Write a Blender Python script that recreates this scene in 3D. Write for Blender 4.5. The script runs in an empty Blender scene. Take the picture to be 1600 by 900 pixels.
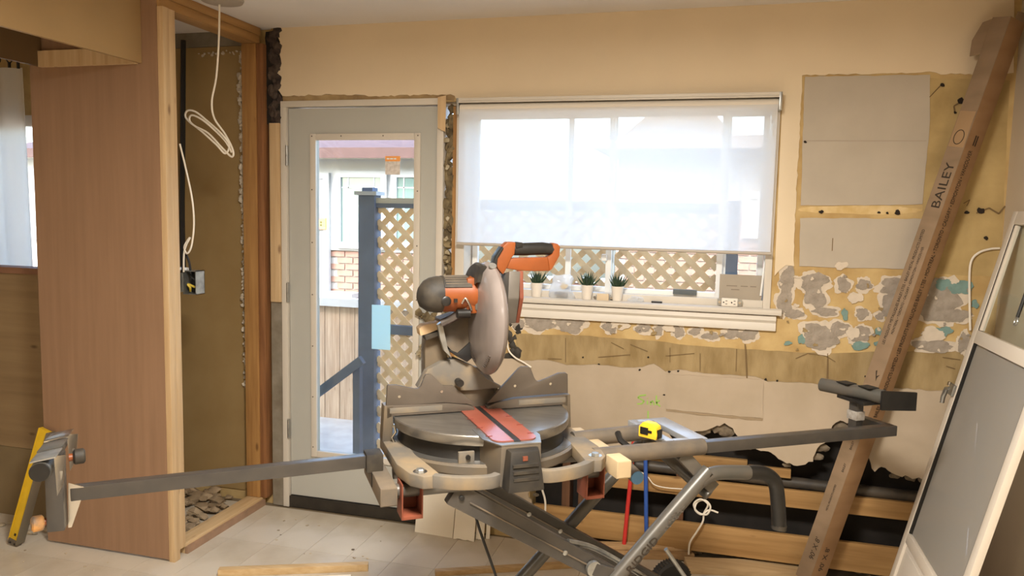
import bpy, bmesh, math, random
from mathutils import Vector, Matrix
random.seed(7)
sc = bpy.context.scene
col = sc.collection

# ------------------------------------------------------------------ camera
YAW, PIT, ROL, FPX = math.radians(15.15), math.radians(5.55), math.radians(1.21), 1200.0
CAM = Vector((0.0, -3.471, 1.555))
FW = Vector((-math.sin(YAW)*math.cos(PIT), math.cos(YAW)*math.cos(PIT), -math.sin(PIT)))
_r = Vector((math.cos(YAW), math.sin(YAW), 0)); _u = _r.cross(FW)
RT = math.cos(ROL)*_r + math.sin(ROL)*_u
UP = -math.sin(ROL)*_r + math.cos(ROL)*_u
cd = bpy.data.cameras.new('camera'); cam = bpy.data.objects.new('camera', cd); col.objects.link(cam)
cd.sensor_width = 36; cd.lens = FPX/1600*36; cd.clip_start = 0.02; cd.clip_end = 300
m3 = Matrix((RT, UP, -FW)).transposed()
cam.matrix_world = Matrix.Translation(CAM) @ m3.to_4x4()
sc.camera = cam

# ------------------------------------------------------------------ world, sun, fill lamps, exposure
w = bpy.data.worlds.new('sky'); sc.world = w; w.use_nodes = True
nt = w.node_tree; nt.nodes.clear()
out = nt.nodes.new('ShaderNodeOutputWorld'); bg = nt.nodes.new('ShaderNodeBackground'); sky = nt.nodes.new('ShaderNodeTexSky')
sky.sky_type = 'NISHITA'; sky.sun_disc = False; sky.sun_elevation = math.radians(42); sky.sun_rotation = math.radians(200)
sky.air_density = 1.0; sky.dust_density = 3.0; sky.ozone_density = 1.0
nt.links.new(sky.outputs[0], bg.inputs[0]); bg.inputs[1].default_value = 0.80
nt.links.new(bg.outputs[0], out.inputs[0])
sl = bpy.data.lights.new('sun', 'SUN'); so = bpy.data.objects.new('sun', sl); col.objects.link(so)
sl.energy = 1.0; sl.angle = math.radians(0.6); sl.color = (1, .95, .86)
so.rotation_euler = Vector((-.42, .78, -.70)).to_track_quat('-Z', 'Y').to_euler()
def area(name, loc, size, power, colr, target=None, sizey=None):
    l = bpy.data.lights.new(name, 'AREA'); o = bpy.data.objects.new(name, l); col.objects.link(o)
    l.shape = 'RECTANGLE' if sizey else 'DISK'; l.size = size
    if sizey: l.size_y = sizey
    l.energy = power; l.color = colr; o.location = loc
    if target is not None: o.rotation_euler = (Vector(target)-Vector(loc)).to_track_quat('-Z', 'Y').to_euler()
    return o
WARM = (1, .94, .85)
area('ceiling_fill_light', (-.35, -2.35, 2.36), .5, 64, WARM)  # unseen ceiling lights, added to fill the room
area('ceiling_fill_light', (-1.3, -4.8, 2.36), .5, 26, WARM)
sc.view_settings.view_transform = 'Standard'; sc.view_settings.look = 'None'
sc.view_settings.exposure = 1.0; sc.view_settings.gamma = 1.0
sc.view_settings.use_curve_mapping = False
sc.cycles.max_bounces = 10; sc.cycles.diffuse_bounces = 5; sc.cycles.transparent_max_bounces = 24
sc.cycles.sample_clamp_indirect = 6; sc.cycles.use_denoising = True

# ------------------------------------------------------------------ picking points of the place by the survey of the photo
def ray(x, y): return FW + RT*((x-800)/FPX) + UP*((450-y)/FPX)
def W(x, y, Y=0.0):
    d = ray(x, y); return CAM + d*((Y-CAM.y)/d.y)
def F(x, y, Z=0.0):
    d = ray(x, y); return CAM + d*((Z-CAM.z)/d.z)
def XP(x, y, X):
    d = ray(x, y); return CAM + d*((X-CAM.x)/d.x)
# saw and stand share one frame: a along the fence, b away from the operator, c up
SA = math.radians(34.5); SO = Vector((-.721, -1.157, .92))
SAWM = Matrix.Translation(SO) @ Matrix.Rotation(SA, 4, 'Z')
SINV = SAWM.inverted()
def Sb(x, y, b):
    n = SAWM.to_3x3() @ Vector((0, 1, 0)); d = ray(x, y); P = CAM + d*(((SO+n*b-CAM).dot(n))/d.dot(n)); return SINV @ P
def Sz(x, y, c): return SINV @ F(x, y, SO.z+c)

# ------------------------------------------------------------------ materials
MATS = {}
def mat(name, c, rough=.6, metal=0, var=.0, scale=8, stretch=(1, 1, 1), c2=None, bump=0, bscale=None, spec=.4, detail=6, lo=.35, hi=.65, alpha=None):
    if name in MATS: return MATS[name]
    m = bpy.data.materials.new(name); m.use_nodes = True; n = m.node_tree; p = n.nodes['Principled BSDF']
    p.inputs['Base Color'].default_value = (*c, 1); p.inputs['Roughness'].default_value = rough; p.inputs['Metallic'].default_value = metal
    p.inputs['Specular IOR Level'].default_value = spec
    if var or c2 or bump:
        tc = n.nodes.new('ShaderNodeTexCoord'); mp = n.nodes.new('ShaderNodeMapping'); mp.inputs['Scale'].default_value = stretch
        n.links.new(tc.outputs['Object'], mp.inputs['Vector'])
        nz = n.nodes.new('ShaderNodeTexNoise'); nz.inputs['Scale'].default_value = scale; nz.inputs['Detail'].default_value = detail
        n.links.new(mp.outputs[0], nz.inputs['Vector'])
        cr = n.nodes.new('ShaderNodeValToRGB'); n.links.new(nz.outputs['Fac'], cr.inputs['Fac'])
        cc = c2 or tuple(max(0, x*(1-var)) for x in c)
        cr.color_ramp.elements[0].position = lo; cr.color_ramp.elements[1].position = hi
        cr.color_ramp.elements[0].color = (*cc, 1); cr.color_ramp.elements[1].color = (*c, 1)
        n.links.new(cr.outputs['Color'], p.inputs['Base Color'])
        if bump:
            nb = nz
            if bscale:
                nb = n.nodes.new('ShaderNodeTexNoise'); nb.inputs['Scale'].default_value = bscale; nb.inputs['Detail'].default_value = 4
                n.links.new(mp.outputs[0], nb.inputs['Vector'])
            b = n.nodes.new('ShaderNodeBump'); b.inputs['Strength'].default_value = bump; b.inputs['Distance'].default_value = .004
            n.links.new(nb.outputs['Fac'], b.inputs['Height']); n.links.new(b.outputs[0], p.inputs['Normal'])
    MATS[name] = m; return m
def glassmat(name, tint=(1, 1, 1), refl=.06, rough=.02):
    m = bpy.data.materials.new(name); m.use_nodes = True; n = m.node_tree; n.nodes.clear()
    o = n.nodes.new('ShaderNodeOutputMaterial'); t = n.nodes.new('ShaderNodeBsdfTransparent'); t.inputs[0].default_value = (*tint, 1)
    g = n.nodes.new('ShaderNodeBsdfGlossy'); g.inputs['Roughness'].default_value = rough
    mx = n.nodes.new('ShaderNodeMixShader'); mx.inputs[0].default_value = refl
    n.links.new(t.outputs[0], mx.inputs[1]); n.links.new(g.outputs[0], mx.inputs[2]); n.links.new(mx.outputs[0], o.inputs[0]); return m
def sheermat(name, c, thru, transl=.5):
    m = bpy.data.materials.new(name); m.use_nodes = True; n = m.node_tree; n.nodes.clear()
    o = n.nodes.new('ShaderNodeOutputMaterial'); t = n.nodes.new('ShaderNodeBsdfTransparent')
    d = n.nodes.new('ShaderNodeBsdfDiffuse'); d.inputs[0].default_value = (*c, 1)
    tr = n.nodes.new('ShaderNodeBsdfTranslucent'); tr.inputs[0].default_value = (*c, 1)
    m1 = n.nodes.new('ShaderNodeMixShader'); m1.inputs[0].default_value = transl
    m2 = n.nodes.new('ShaderNodeMixShader'); m2.inputs[0].default_value = thru
    n.links.new(d.outputs[0], m1.inputs[1]); n.links.new(tr.outputs[0], m1.inputs[2])
    n.links.new(m1.outputs[0], m2.inputs[1]); n.links.new(t.outputs[0], m2.inputs[2]); n.links.new(m2.outputs[0], o.inputs[0]); return m
def wood(name, c, c2, axis='z', scale=7, rough=.62, bump=.15, knots=True):
    st = {'z': (9, 9, .55), 'x': (.55, 9, 9), 'y': (9, .55, 9)}[axis]
    m = mat(name, c, rough, 0, 0, scale, st, c2, bump, detail=8, lo=.3, hi=.68)
    if knots and not m.get('knots'):
        m['knots'] = 1; n = m.node_tree; p = n.nodes['Principled BSDF']; src = p.inputs['Base Color'].links[0].from_socket
        tc = n.nodes.new('ShaderNodeTexCoord'); mp = n.nodes.new('ShaderNodeMapping'); k = 2.4
        mp.inputs['Scale'].default_value = {'z': (k*2.6, k*2.6, k), 'x': (k, k*2.6, k*2.6), 'y': (k*2.6, k, k*2.6)}[axis]
        v = n.nodes.new('ShaderNodeTexVoronoi'); v.inputs['Scale'].default_value = 1.7
        r = n.nodes.new('ShaderNodeMapRange'); r.inputs[1].default_value = .045; r.inputs[2].default_value = .12; r.inputs[3].default_value = .75; r.inputs[4].default_value = 0
        mx = n.nodes.new('ShaderNodeMixRGB'); mx.inputs[2].default_value = (c2[0]*.35, c2[1]*.28, c2[2]*.25, 1)
        n.links.new(tc.outputs['Object'], mp.inputs[0]); n.links.new(mp.outputs[0], v.inputs[0]); n.links.new(v.outputs['Distance'], r.inputs[0]); n.links.new(r.outputs[0], mx.inputs[0]); n.links.new(src, mx.inputs[1]); n.links.new(mx.outputs[0], p.inputs['Base Color'])
    return m

CREAM = mat('cream_paint', (.70, .575, .40), .75, var=.05, scale=3, bump=.05, bscale=90)
CEIL = mat('ceiling_paint', (.72, .68, .64), .9, var=.05, scale=2)
YELL = mat('yellow_adhesive', (.53, .38, .17), .8, c2=(.41, .27, .105), scale=9, bump=.3, bscale=60)
YELLD = mat('stained_adhesive', (.35, .255, .125), .85, c2=(.24, .165, .07), scale=7, stretch=(2.2, 1, .8), bump=.3, bscale=50)
GREYD = mat('grey_drywall', (.46, .40, .32), .9, var=.08, scale=6)
PLAS = mat('grey_plaster', (.35, .30, .245), .95, c2=(.26, .22, .175), scale=28, bump=.5, bscale=120)
TEAL = mat('teal_paint', (.19, .30, .27), .8, var=.25, scale=30)
WHITEP = mat('white_plaster_edge', (.62, .53, .42), .9, var=.12, scale=30, bump=.3)
LOWW = mat('lower_drywall', (.44, .355, .262), .88, c2=(.385, .31, .22), scale=4, bump=.08, bscale=60)
OLIVE = mat('olive_board', (.33, .225, .095), .85, c2=(.29, .19, .075), scale=4)
GREYPL = mat('old_grey_plaster', (.25, .22, .17), .95, c2=(.17, .14, .10), scale=12, bump=.5)
PLY = wood('plywood_veneer', (.30, .178, .105), (.255, .150, .087), 'z', 4, .6, .03, False)
PINE = wood('fresh_pine', (.60, .43, .245), (.48, .32, .165), 'z', 5)
PINEY = wood('fresh_pine_lengthwise', (.63, .45, .25), (.50, .33, .16), 'y', 5)
PINEX = wood('pine_board', (.37, .215, .080), (.25, .135, .045), 'x', 5)
OLDP = wood('aged_pine', (.40, .215, .07), (.27, .13, .04), 'z', 5)
OLDPY = wood('aged_pine_lengthwise', (.40, .225, .08), (.29, .15, .05), 'y', 5)
DARKW = wood('dark_wood', (.13, .06, .028), (.07, .032, .016), 'z', 6)
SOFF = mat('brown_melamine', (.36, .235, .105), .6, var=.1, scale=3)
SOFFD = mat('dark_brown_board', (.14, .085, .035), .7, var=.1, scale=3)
TILE = mat('vinyl_tile', (.58, .52, .43), .24, c2=(.45, .385, .295), scale=3.2, bump=.06, bscale=40, lo=.3, hi=.6)
GROUT = mat('subfloor', (.22, .165, .10), .9, var=.3, scale=12)
DOORM = mat('grey_door_paint', (.43, .425, .385), .5, var=.03, scale=4)
WHITE = mat('white_frame', (.60, .55, .475), .45, var=.04, scale=5)
WHITEV = mat('white_vinyl', (.78, .78, .76), .4)
BLACK = mat('black_rubber', (.012, .011, .010), .55)
BLKPL = mat('black_plastic', (.014, .0125, .011), .4, var=.3, scale=40, bump=.1)
DUST = mat('dusty_black', (.045, .036, .025), .65, c2=(.015, .0125, .010), scale=22)
STEELK = mat('dark_grey_steel', (.040, .036, .033), .33, metal=.15, c2=(.055, .048, .041), scale=14, spec=.6)
STEEL = mat('grey_steel_paint', (.070, .070, .063), .36, metal=.2, c2=(.10, .088, .073), scale=14, lo=.4, hi=.75)
STEELD = mat('dusty_grey_steel', (.17, .13, .088), .6, metal=.15, c2=(.095, .082, .068), scale=10)
ALU = mat('cast_aluminium', (.33, .31, .28), .30, metal=.85, var=.2, scale=10, stretch=(1, 5, 5))
CAST = mat('grey_cast_base', (.095, .086, .075), .45, metal=.3, c2=(.145, .112, .075), scale=7, lo=.42, hi=.7)
CASTD = mat('sawdust_cast', (.24, .175, .10), .7, metal=.1, c2=(.13, .115, .095), scale=9, lo=.42, hi=.68)
FENCE = mat('fence_metal', (.115, .093, .073), .5, metal=.35, var=.2, scale=9)
GUARD = mat('smoked_guard', (.185, .155, .14), .24, var=.15, scale=6, stretch=(3, 3, 1), spec=.5)
ORANGE = mat('orange_plastic', (.215, .055, .012), .42, var=.2, scale=14)
ORANGED = mat('red_orange_bracket', (.19, .05, .024), .6, var=.3, scale=12)
REDPL = mat('red_kerf_plate', (.25, .068, .044), .22, var=.2, scale=10)
CHROME = mat('bright_metal', (.62, .60, .56), .25, metal=1)
CARD = mat('cardboard', (.30, .175, .085), .85, c2=(.25, .14, .065), scale=5, stretch=(1, 1, 3))
CARDL = mat('cardboard_light_face', (.27, .185, .115), .85, c2=(.22, .15, .09), scale=5, stretch=(1, 1, 3))
INK = mat('black_ink', (.03, .02, .012), .8)
GREEN = mat('green_marker', (.30, .50, .10), .8)
CABLE = mat('white_cable', (.72, .66, .56), .5)
REDPEX = mat('red_tube', (.50, .03, .025), .4)
BLUPEX = mat('blue_tube', (.03, .09, .35), .4)
BLUECAP = mat('blue_cap', (.10, .25, .48), .5)
YELLV = mat('yellow_level', (.72, .46, .02), .4, var=.15, scale=15)
TAPEY = mat('yellow_tape_case', (.85, .50, .03), .4)
POT = mat('white_pot', (.72, .66, .58), .45)
LEAF = mat('succulent_leaf', (.045, .085, .04), .45, c2=(.02, .04, .022), scale=30)
CURT = sheermat('curtain_cloth', (.82, .80, .76), .12, .6)
SHADE = sheermat('sheer_shade_cloth', (.91, .91, .91), .42, .68)
GLASS = glassmat('clear_glass', (.97, 1, 1))
BAGM = sheermat('clear_plastic_bag', (.85, .88, .90), .62, .5)
PAPERB = mat('pale_blue_paper', (.60, .80, .84), .8)
PAPERT = sheermat('pale_blue_label', (.62, .84, .88), .15, .6)
PAPERG = mat('grey_card', (.36, .31, .245), .85, var=.08, scale=10)
SLATE = mat('slate_blue_paint', (.13, .17, .24), .7, var=.15, scale=8)
LATT = mat('lattice_cedar', (.95, .70, .44), .8, c2=(.84, .59, .35), scale=12)
FENW = wood('cedar_fence', (.50, .38, .27), (.32, .22, .145), 'z', 6)
BRICKM = mat('red_brick', (.31, .19, .155), .9, c2=(.26, .145, .11), scale=8, bump=.3)
MORT = mat('mortar', (.42, .40, .38), .95)
SIDING = mat('white_trim_outside', (.44, .455, .455), .6)
CREAMT = mat('cream_soffit_outside', (.46, .43, .35), .7)
ROOFT = mat('red_brown_fascia', (.085, .045, .04), .7, var=.2, scale=10)
GREENGL = mat('green_tinted_glass', (.15, .235, .215), .12, spec=.6)
DECK = mat('grey_deck', (.42, .39, .35), .9, var=.2, scale=6)
TAR = mat('black_tar_paper', (.018, .014, .011), .8, var=.4, scale=10)
PIPEM = mat('black_drain_pipe', (.03, .026, .022), .5, c2=(.07, .055, .04), scale=12)
INSUL = mat('dirty_insulation', (.25, .19, .10), 1, c2=(.09, .065, .035), scale=18, bump=.6)
INSULW = mat('pale_insulation', (.52, .45, .32), 1, c2=(.28, .22, .12), scale=25, bump=.6)
RUBB = mat('rubble', (.36, .27, .17), .95, c2=(.20, .14, .08), scale=14)
FOAM = mat('white_foam_bead', (.66, .58, .46), .9, var=.2, scale=30, bump=.3)
SCREEN = sheermat('grey_insect_screen', (.42, .395, .355), .38, .2)
SDPANEL = mat('white_door_skin', (.66, .60, .52), .5, var=.05, scale=4)
GALV = mat('galvanised_steel', (.42, .42, .40), .35, metal=.8, var=.3, scale=30)
WBOARD = mat('white_board_face', (.90, .84, .72), .8, var=.06, scale=5)
LAMPM = bpy.data.materials.new('fill_lamp_diffuser'); LAMPM.use_nodes = True  # glowing cover of the added fill lamps
LAMPM.node_tree.nodes['Principled BSDF'].inputs['Base Color'].default_value = (.8, .75, .65, 1)
LAMPM.node_tree.nodes['Principled BSDF'].inputs['Emission Color'].default_value = (1, .8, .55, 1)
LAMPM.node_tree.nodes['Principled BSDF'].inputs['Emission Strength'].default_value = 3

# ------------------------------------------------------------------ mesh helpers
WL = {}
def finish(o, parent, wl):
    col.objects.link(o); WL[o.name] = Vector(wl)
    if parent is not None:
        o.parent = parent; o.matrix_parent_inverse = Matrix.Translation(-WL[parent.name])
    return o
def empty(name, loc):
    o = bpy.data.objects.new(name, None); o.empty_display_size = .1; o.location = loc; return finish(o, None, loc)
def tag(o, label, cat=None, group=None, kind=None):
    o['label'] = label
    if cat: o['category'] = cat
    if group: o['group'] = group
    if kind: o['kind'] = kind
    return o
class MB:
    def __init__(s, M=None): s.bm = bmesh.new(); s.M = M
    def box(s, a, b, M=None):
        vs = [s.bm.verts.new((x, y, z)) for x in (min(a[0], b[0]), max(a[0], b[0])) for y in (min(a[1], b[1]), max(a[1], b[1])) for z in (min(a[2], b[2]), max(a[2], b[2]))]
        if M: bmesh.ops.transform(s.bm, matrix=M, verts=vs)
        for f in ((0, 1, 3, 2), (4, 6, 7, 5), (0, 4, 5, 1), (2, 3, 7, 6), (0, 2, 6, 4), (1, 5, 7, 3)): s.bm.faces.new([vs[i] for i in f])
        return s
    def hexa(s, p):   # eight corners: bottom loop 0-3, top loop 4-7
        vs = [s.bm.verts.new(q) for q in p]
        for f in ((3, 2, 1, 0), (4, 5, 6, 7), (0, 1, 5, 4), (1, 2, 6, 5), (2, 3, 7, 6), (3, 0, 4, 7)): s.bm.faces.new([vs[i] for i in f])
        return s
    def prism(s, pts, off):  # polygon pushed by a vector
        off = Vector(off); a = [s.bm.verts.new(p) for p in pts]; b = [s.bm.verts.new(Vector(p)+off) for p in pts]; n = len(a)
        s.bm.faces.new(a); s.bm.faces.new(b[::-1])
        for i in range(n): s.bm.faces.new((a[i], b[i], b[(i+1) % n], a[(i+1) % n]))
        return s
    def tube(s, pts, r, n=12, sq=False, cap=True, up=None, rs=None):
        pts = [Vector(p) for p in pts]; rings = []
        prev = None
        for i, p in enumerate(pts):
            d = (pts[min(i+1, len(pts)-1)]-pts[max(i-1, 0)]).normalized()
            if prev is None:
                ref = Vector(up) if up else (Vector((0, 0, 1)) if abs(d.z) < .9 else Vector((1, 0, 0)))
                x = ref.cross(d).normalized()
            else: x = (prev-d*prev.dot(d)).normalized()
            prev = x; y = d.cross(x); R = rs[i] if rs else r
            if sq:
                rx, ry = r if isinstance(r, tuple) else (r, r)
                rings.append([s.bm.verts.new(p+x*a*rx+y*b*ry) for a, b in ((-1, -1), (1, -1), (1, 1), (-1, 1))])
            else: rings.append([s.bm.verts.new(p+(x*math.cos(2*math.pi*k/n)+y*math.sin(2*math.pi*k/n))*R) for k in range(n)])
        for a, b in zip(rings, rings[1:]):
            for k in range(len(a)): s.bm.faces.new((a[k], a[(k+1) % len(a)], b[(k+1) % len(a)], b[k]))
        if cap: s.bm.faces.new(rings[0][::-1]); s.bm.faces.new(rings[-1])
        return s
    def lathe(s, prof, M=None, n=28, a0=0, a1=2*math.pi):  # (r,z) profile about z
        full = abs(a1-a0-2*math.pi) < 1e-6; cnt = n if full else n+1; rings = []
        for r, z in prof:
            rings.append([s.bm.verts.new((r*math.cos(a0+(a1-a0)*k/n), r*math.sin(a0+(a1-a0)*k/n), z)) for k in range(cnt)])
        for a, b in zip(rings, rings[1:]):
            for k in range(cnt if full else cnt-1): s.bm.faces.new((a[k], a[(k+1) % cnt], b[(k+1) % cnt], b[k]))
        if full:
            s.bm.faces.new(rings[0][::-1]); s.bm.faces.new(rings[-1])
        else:
            s.bm.faces.new([r[0] for r in rings]); s.bm.faces.new([r[-1] for r in rings][::-1])
            s.bm.faces.new(rings[0][::-1]); s.bm.faces.new(rings[-1])
        if M: bmesh.ops.transform(s.bm, matrix=M, verts=[v for r in rings for v in r])
        return s
    def lump(s, c, r, seed=0, sub=1, jit=.3, sq=(1, 1, 1)):
        g = bmesh.ops.create_icosphere(s.bm, subdivisions=sub, radius=1); rnd = random.Random(seed)
        for v in g['verts']: v.co = Vector((v.co.x*sq[0], v.co.y*sq[1], v.co.z*sq[2]))*r*(1+rnd.uniform(-jit, jit))+Vector(c)
        return s
    def build(s, name, m, parent=None, bevel=0, smooth=True, seg=2, ang=38):
        bm = s.bm
        if s.M: bmesh.ops.transform(bm, matrix=s.M, verts=bm.verts)
        bmesh.ops.recalc_face_normals(bm, faces=bm.faces)
        if bevel:
            es = [e for e in bm.edges if len(e.link_faces) == 2 and e.calc_face_angle(0) > .5]
            bmesh.ops.bevel(bm, geom=es, offset=bevel, segments=seg, profile=.6, affect='EDGES', clamp_overlap=True)
        if smooth:
            for f in bm.faces: f.smooth = True
            for e in bm.edges:
                if len(e.link_faces) != 2 or e.calc_face_angle(0) > math.radians(ang): e.smooth = False
        lo = Vector([min(v.co[i] for v in bm.verts) for i in range(3)]); hi = Vector([max(v.co[i] for v in bm.verts) for i in range(3)])
        o0 = Vector(((lo.x+hi.x)/2, (lo.y+hi.y)/2, lo.z))
        bmesh.ops.translate(bm, vec=-o0, verts=bm.verts)
        me = bpy.data.meshes.new(name); bm.to_mesh(me); bm.free(); me.materials.append(m)
        o = bpy.data.objects.new(name, me); o.location = o0; return finish(o, parent, o0)
def inst(name, me, M, parent):
    o = bpy.data.objects.new(name, me); finish(o, parent, M.translation); o.matrix_basis = M; return o
def meshof(mb, name, m):
    bmesh.ops.recalc_face_normals(mb.bm, faces=mb.bm.faces)
    me = bpy.data.meshes.new(name); mb.bm.to_mesh(me); mb.bm.free(); me.materials.append(m); return me
def smoothpath(pts, n=6):
    pts = [Vector(p) for p in pts]; o = []
    for i in range(len(pts)-1):
        p0 = pts[max(i-1, 0)]; p1 = pts[i]; p2 = pts[i+1]; p3 = pts[min(i+2, len(pts)-1)]
        for k in range(n):
            t = k/n; o.append(.5*((2*p1)+(p2-p0)*t+(2*p0-5*p1+4*p2-p3)*t*t+(3*p1-p0-3*p2+p3)*t**3))
    o.append(pts[-1]); return o
def text(name, body, size, M, m, parent, ext=.0004, align='LEFT', sx=1.0):
    c = bpy.data.curves.new(name, 'FONT'); c.body = body; c.size = size; c.extrude = ext; c.align_x = align; c.resolution_u = 3
    t = bpy.data.objects.new('text_source', c); col.objects.link(t); dg = bpy.context.evaluated_depsgraph_get(); dg.update()
    me = bpy.data.meshes.new_from_object(t.evaluated_get(dg)); me.name = name; bpy.data.objects.remove(t); bpy.data.curves.remove(c)
    me.materials.clear(); me.materials.append(m)
    o = bpy.data.objects.new(name, me); finish(o, parent, M.translation); o.matrix_basis = M @ Matrix.Diagonal((sx, 1, 1, 1)); return o
def basis(o, x, y):
    x = Vector(x).normalized(); y = Vector(y); y = (y-x*y.dot(x)).normalized(); z = x.cross(y)
    return Matrix.Translation(o) @ Matrix((x, y, z)).transposed().to_4x4()
def jag(pts, amp=1.5, step=8, seed=1):   # ragged outline in survey pixels
    rnd = random.Random(seed); o = []
    for (x0, y0), (x1, y1) in zip(pts, pts[1:]):
        n = max(1, int(math.hypot(x1-x0, y1-y0)/step))
        for k in range(n): o.append((x0+(x1-x0)*k/n+(rnd.uniform(-amp, amp) if k else 0), y0+(y1-y0)*k/n+(rnd.uniform(-amp, amp) if k else 0)))
    o.append(pts[-1]); return o
def wallpoly(px, y0, th, name, m, parent, Y=0.0):
    return MB().prism([Vector((p.x, y0, p.z)) for p in (W(x, y, Y) for x, y in px)], (0, -th, 0)).build(name, m, parent, smooth=False)

# ================================================================== THE SETTING
XR = 1.08; H = 2.445
floor = tag(MB().box((-5.6, -6.2, -.12), (XR+.15, .12, -.006)).build('floor', GROUT, None, smooth=False), 'beige vinyl tile floor dusted with debris', 'floor', kind='structure')
TP = .2055
tiles = []
def tilemesh(): return MB().box((-TP/2+.0007, -TP*1.0+.0007, -.006), (TP/2-.0007, TP*1.0-.0007, 0))
tme = meshof(tilemesh(), 'tile', TILE)
for i in range(-7, 13):
    for j in range(0, 3):
        x = -1.8665 + i*TP
        if x > XR-.1: continue
        y = -.03-TP - j*2*TP - (TP if i % 2 else 0)*0.0
        inst('tile', tme, Matrix.Translation((x, y, 0)), floor)
MB().box((-5.5, -6.1, -.006), (XR, -.03-6*TP-.002, 0)).build('floor_sheet', TILE, floor, smooth=False)
MB().box((-5.5, -.03-6*TP, -.006), (-1.8665-7.5*TP-.002, 0.1, 0)).build('floor_sheet', TILE, floor, smooth=False)
ceil = tag(MB().box((-5.6, -6.2, H), (XR+.15, .5, H+.12)).build('ceiling', CEIL, None, smooth=False), 'flat painted ceiling over the renovated room', 'ceiling', kind='structure')
tag(MB().box((-6.2, -6.4, H+.14), (XR+.7, .75, H+.30)).build('roof', ROOFT, None, smooth=False), 'roof slab with a short eave above the window wall', 'roof', kind='structure')
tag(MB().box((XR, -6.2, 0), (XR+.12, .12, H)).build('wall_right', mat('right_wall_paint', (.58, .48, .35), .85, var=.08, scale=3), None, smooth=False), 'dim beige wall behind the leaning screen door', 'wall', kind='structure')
tag(MB().box((-5.6, -6.2, 0), (-5.48, .12, H)).build('wall_left', CREAM, None, smooth=False), 'cream wall of the next room beyond the curtain', 'wall', kind='structure')
tag(MB().box((-5.48, -6.2, 0), (XR, -6.08, H)).build('wall_front', CREAM, None, smooth=False), 'cream wall behind the photographer', 'wall', kind='structure')

# ---- back wall: base of old yellow adhesive with openings
DX0, DX1, DZ = -2.155, -1.288, 2.088
WX0, WX1, WZ0, WZ1 = -1.222, .215, 1.165, 2.072
b = MB()
b.box((-2.21, 0, DZ+.036), (DX1, .14, H)).box((DX1, 0, WZ1), (XR, .14, H))
b.box((WX1, 0, .74), (XR, .14, WZ1)).box((WX0, 0, .74), (WX1, .14, WZ0-.03))
b.box((WX0, 0, -.006), (-.83, .14, .74))
b.box((-2.9, .02, -.006), (-2.21, .14, H)).box((-2.21, .05, -.006), (DX0, .14, H))
b.box((-3.15, .02, -.006), (-2.9, .14, H)).box((-5.5, .02, 2.04), (-3.15, .14, H)).box((-5.5, .02, -.006), (-3.15, .14, .95)).box((-5.5, .02, .95), (-4.5, .14, 2.04))
wall = tag(b.build('wall_back', YELL, None, smooth=False), 'stripped window wall with torn paint, old adhesive and plaster', 'wall', kind='structure')
# painted layer
pp = [(436, 44), (900, 22), (1360, 0), (1600, -13), (1583, 114)]
edge = jag([(1583, 114), (1535, 119), (1500, 115), (1470, 117), (1453, 112), (1400, 115), (1330, 116), (1253, 118), (1252, 150), (1250, 200), (1246, 260), (1243, 330), (1240, 400), (1241, 416), (1228, 414), (1216, 424), (1210, 431)], 1.2, 7, 3)
edge2 = [(1222.5, 149), (716, 162), (711, 150)]
edge3 = jag([(711, 146), (690, 148), (600, 150), (520, 148), (442, 150), (434, 138), (432, 118), (441, 100), (437, 78), (439, 66), (434, 55)], 1.5, 6, 5)
wallpoly([pp[0], pp[1], pp[2]] + [(1584, -13)] + edge + edge2 + edge3[1:], 0, .006, 'cream_paint_layer', CREAM, wall)
wallpoly(jag([(1258, 120), (1330, 119), (1453, 117), (1452, 200), (1446, 260), (1441, 319), (1350, 321), (1251, 321), (1254, 220), (1258, 120)], .7, 12, 2)[:-1], 0, .004, 'drywall_panel', GREYD, wall)
wallpoly(jag([(1250, 341), (1340, 341), (1440, 342), (1437, 380), (1434, 421), (1380, 419), (1330, 419), (1249, 416), (1250, 341)], .8, 12, 4)[:-1], 0, .004, 'drywall_panel', GREYD, wall)
wallpoly(jag([(1256, 219.5), (1447, 219.5), (1447, 221), (1256, 221), (1256, 219.5)], .2, 20, 4)[:-1], -.004, .0006, 'seam_line', mat('darker_seam', (.38, .32, .25), .9), wall)  # thin line, a little darker than the drywall panel
# stained strip below the cleaned band
wallpoly(jag([(806, 521), (900, 524), (1000, 531), (1100, 541), (1200, 548), (1300, 552), (1400, 549), (1520, 546), (1533, 560), (1528, 625), (1400, 622), (1200, 606), (1000, 590), (806, 578), (806, 521)], 1, 20, 9)[:-1], 0, .0015, 'stained_strip', YELLD, wall)
# bare adhesive by the long box, its darker tone painted for the corner shadow
wallpoly(jag([(1446, 121), (1578, 126), (1566, 367), (1556, 432), (1436, 427), (1446, 260), (1446, 121)], 1, 20, 8)[:-1], 0, .001, 'shaded_adhesive_patch', mat('shaded_adhesive', (.49, .355, .155), .85, c2=(.35, .245, .10), scale=6, bump=.3, bscale=50), wall)
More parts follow.
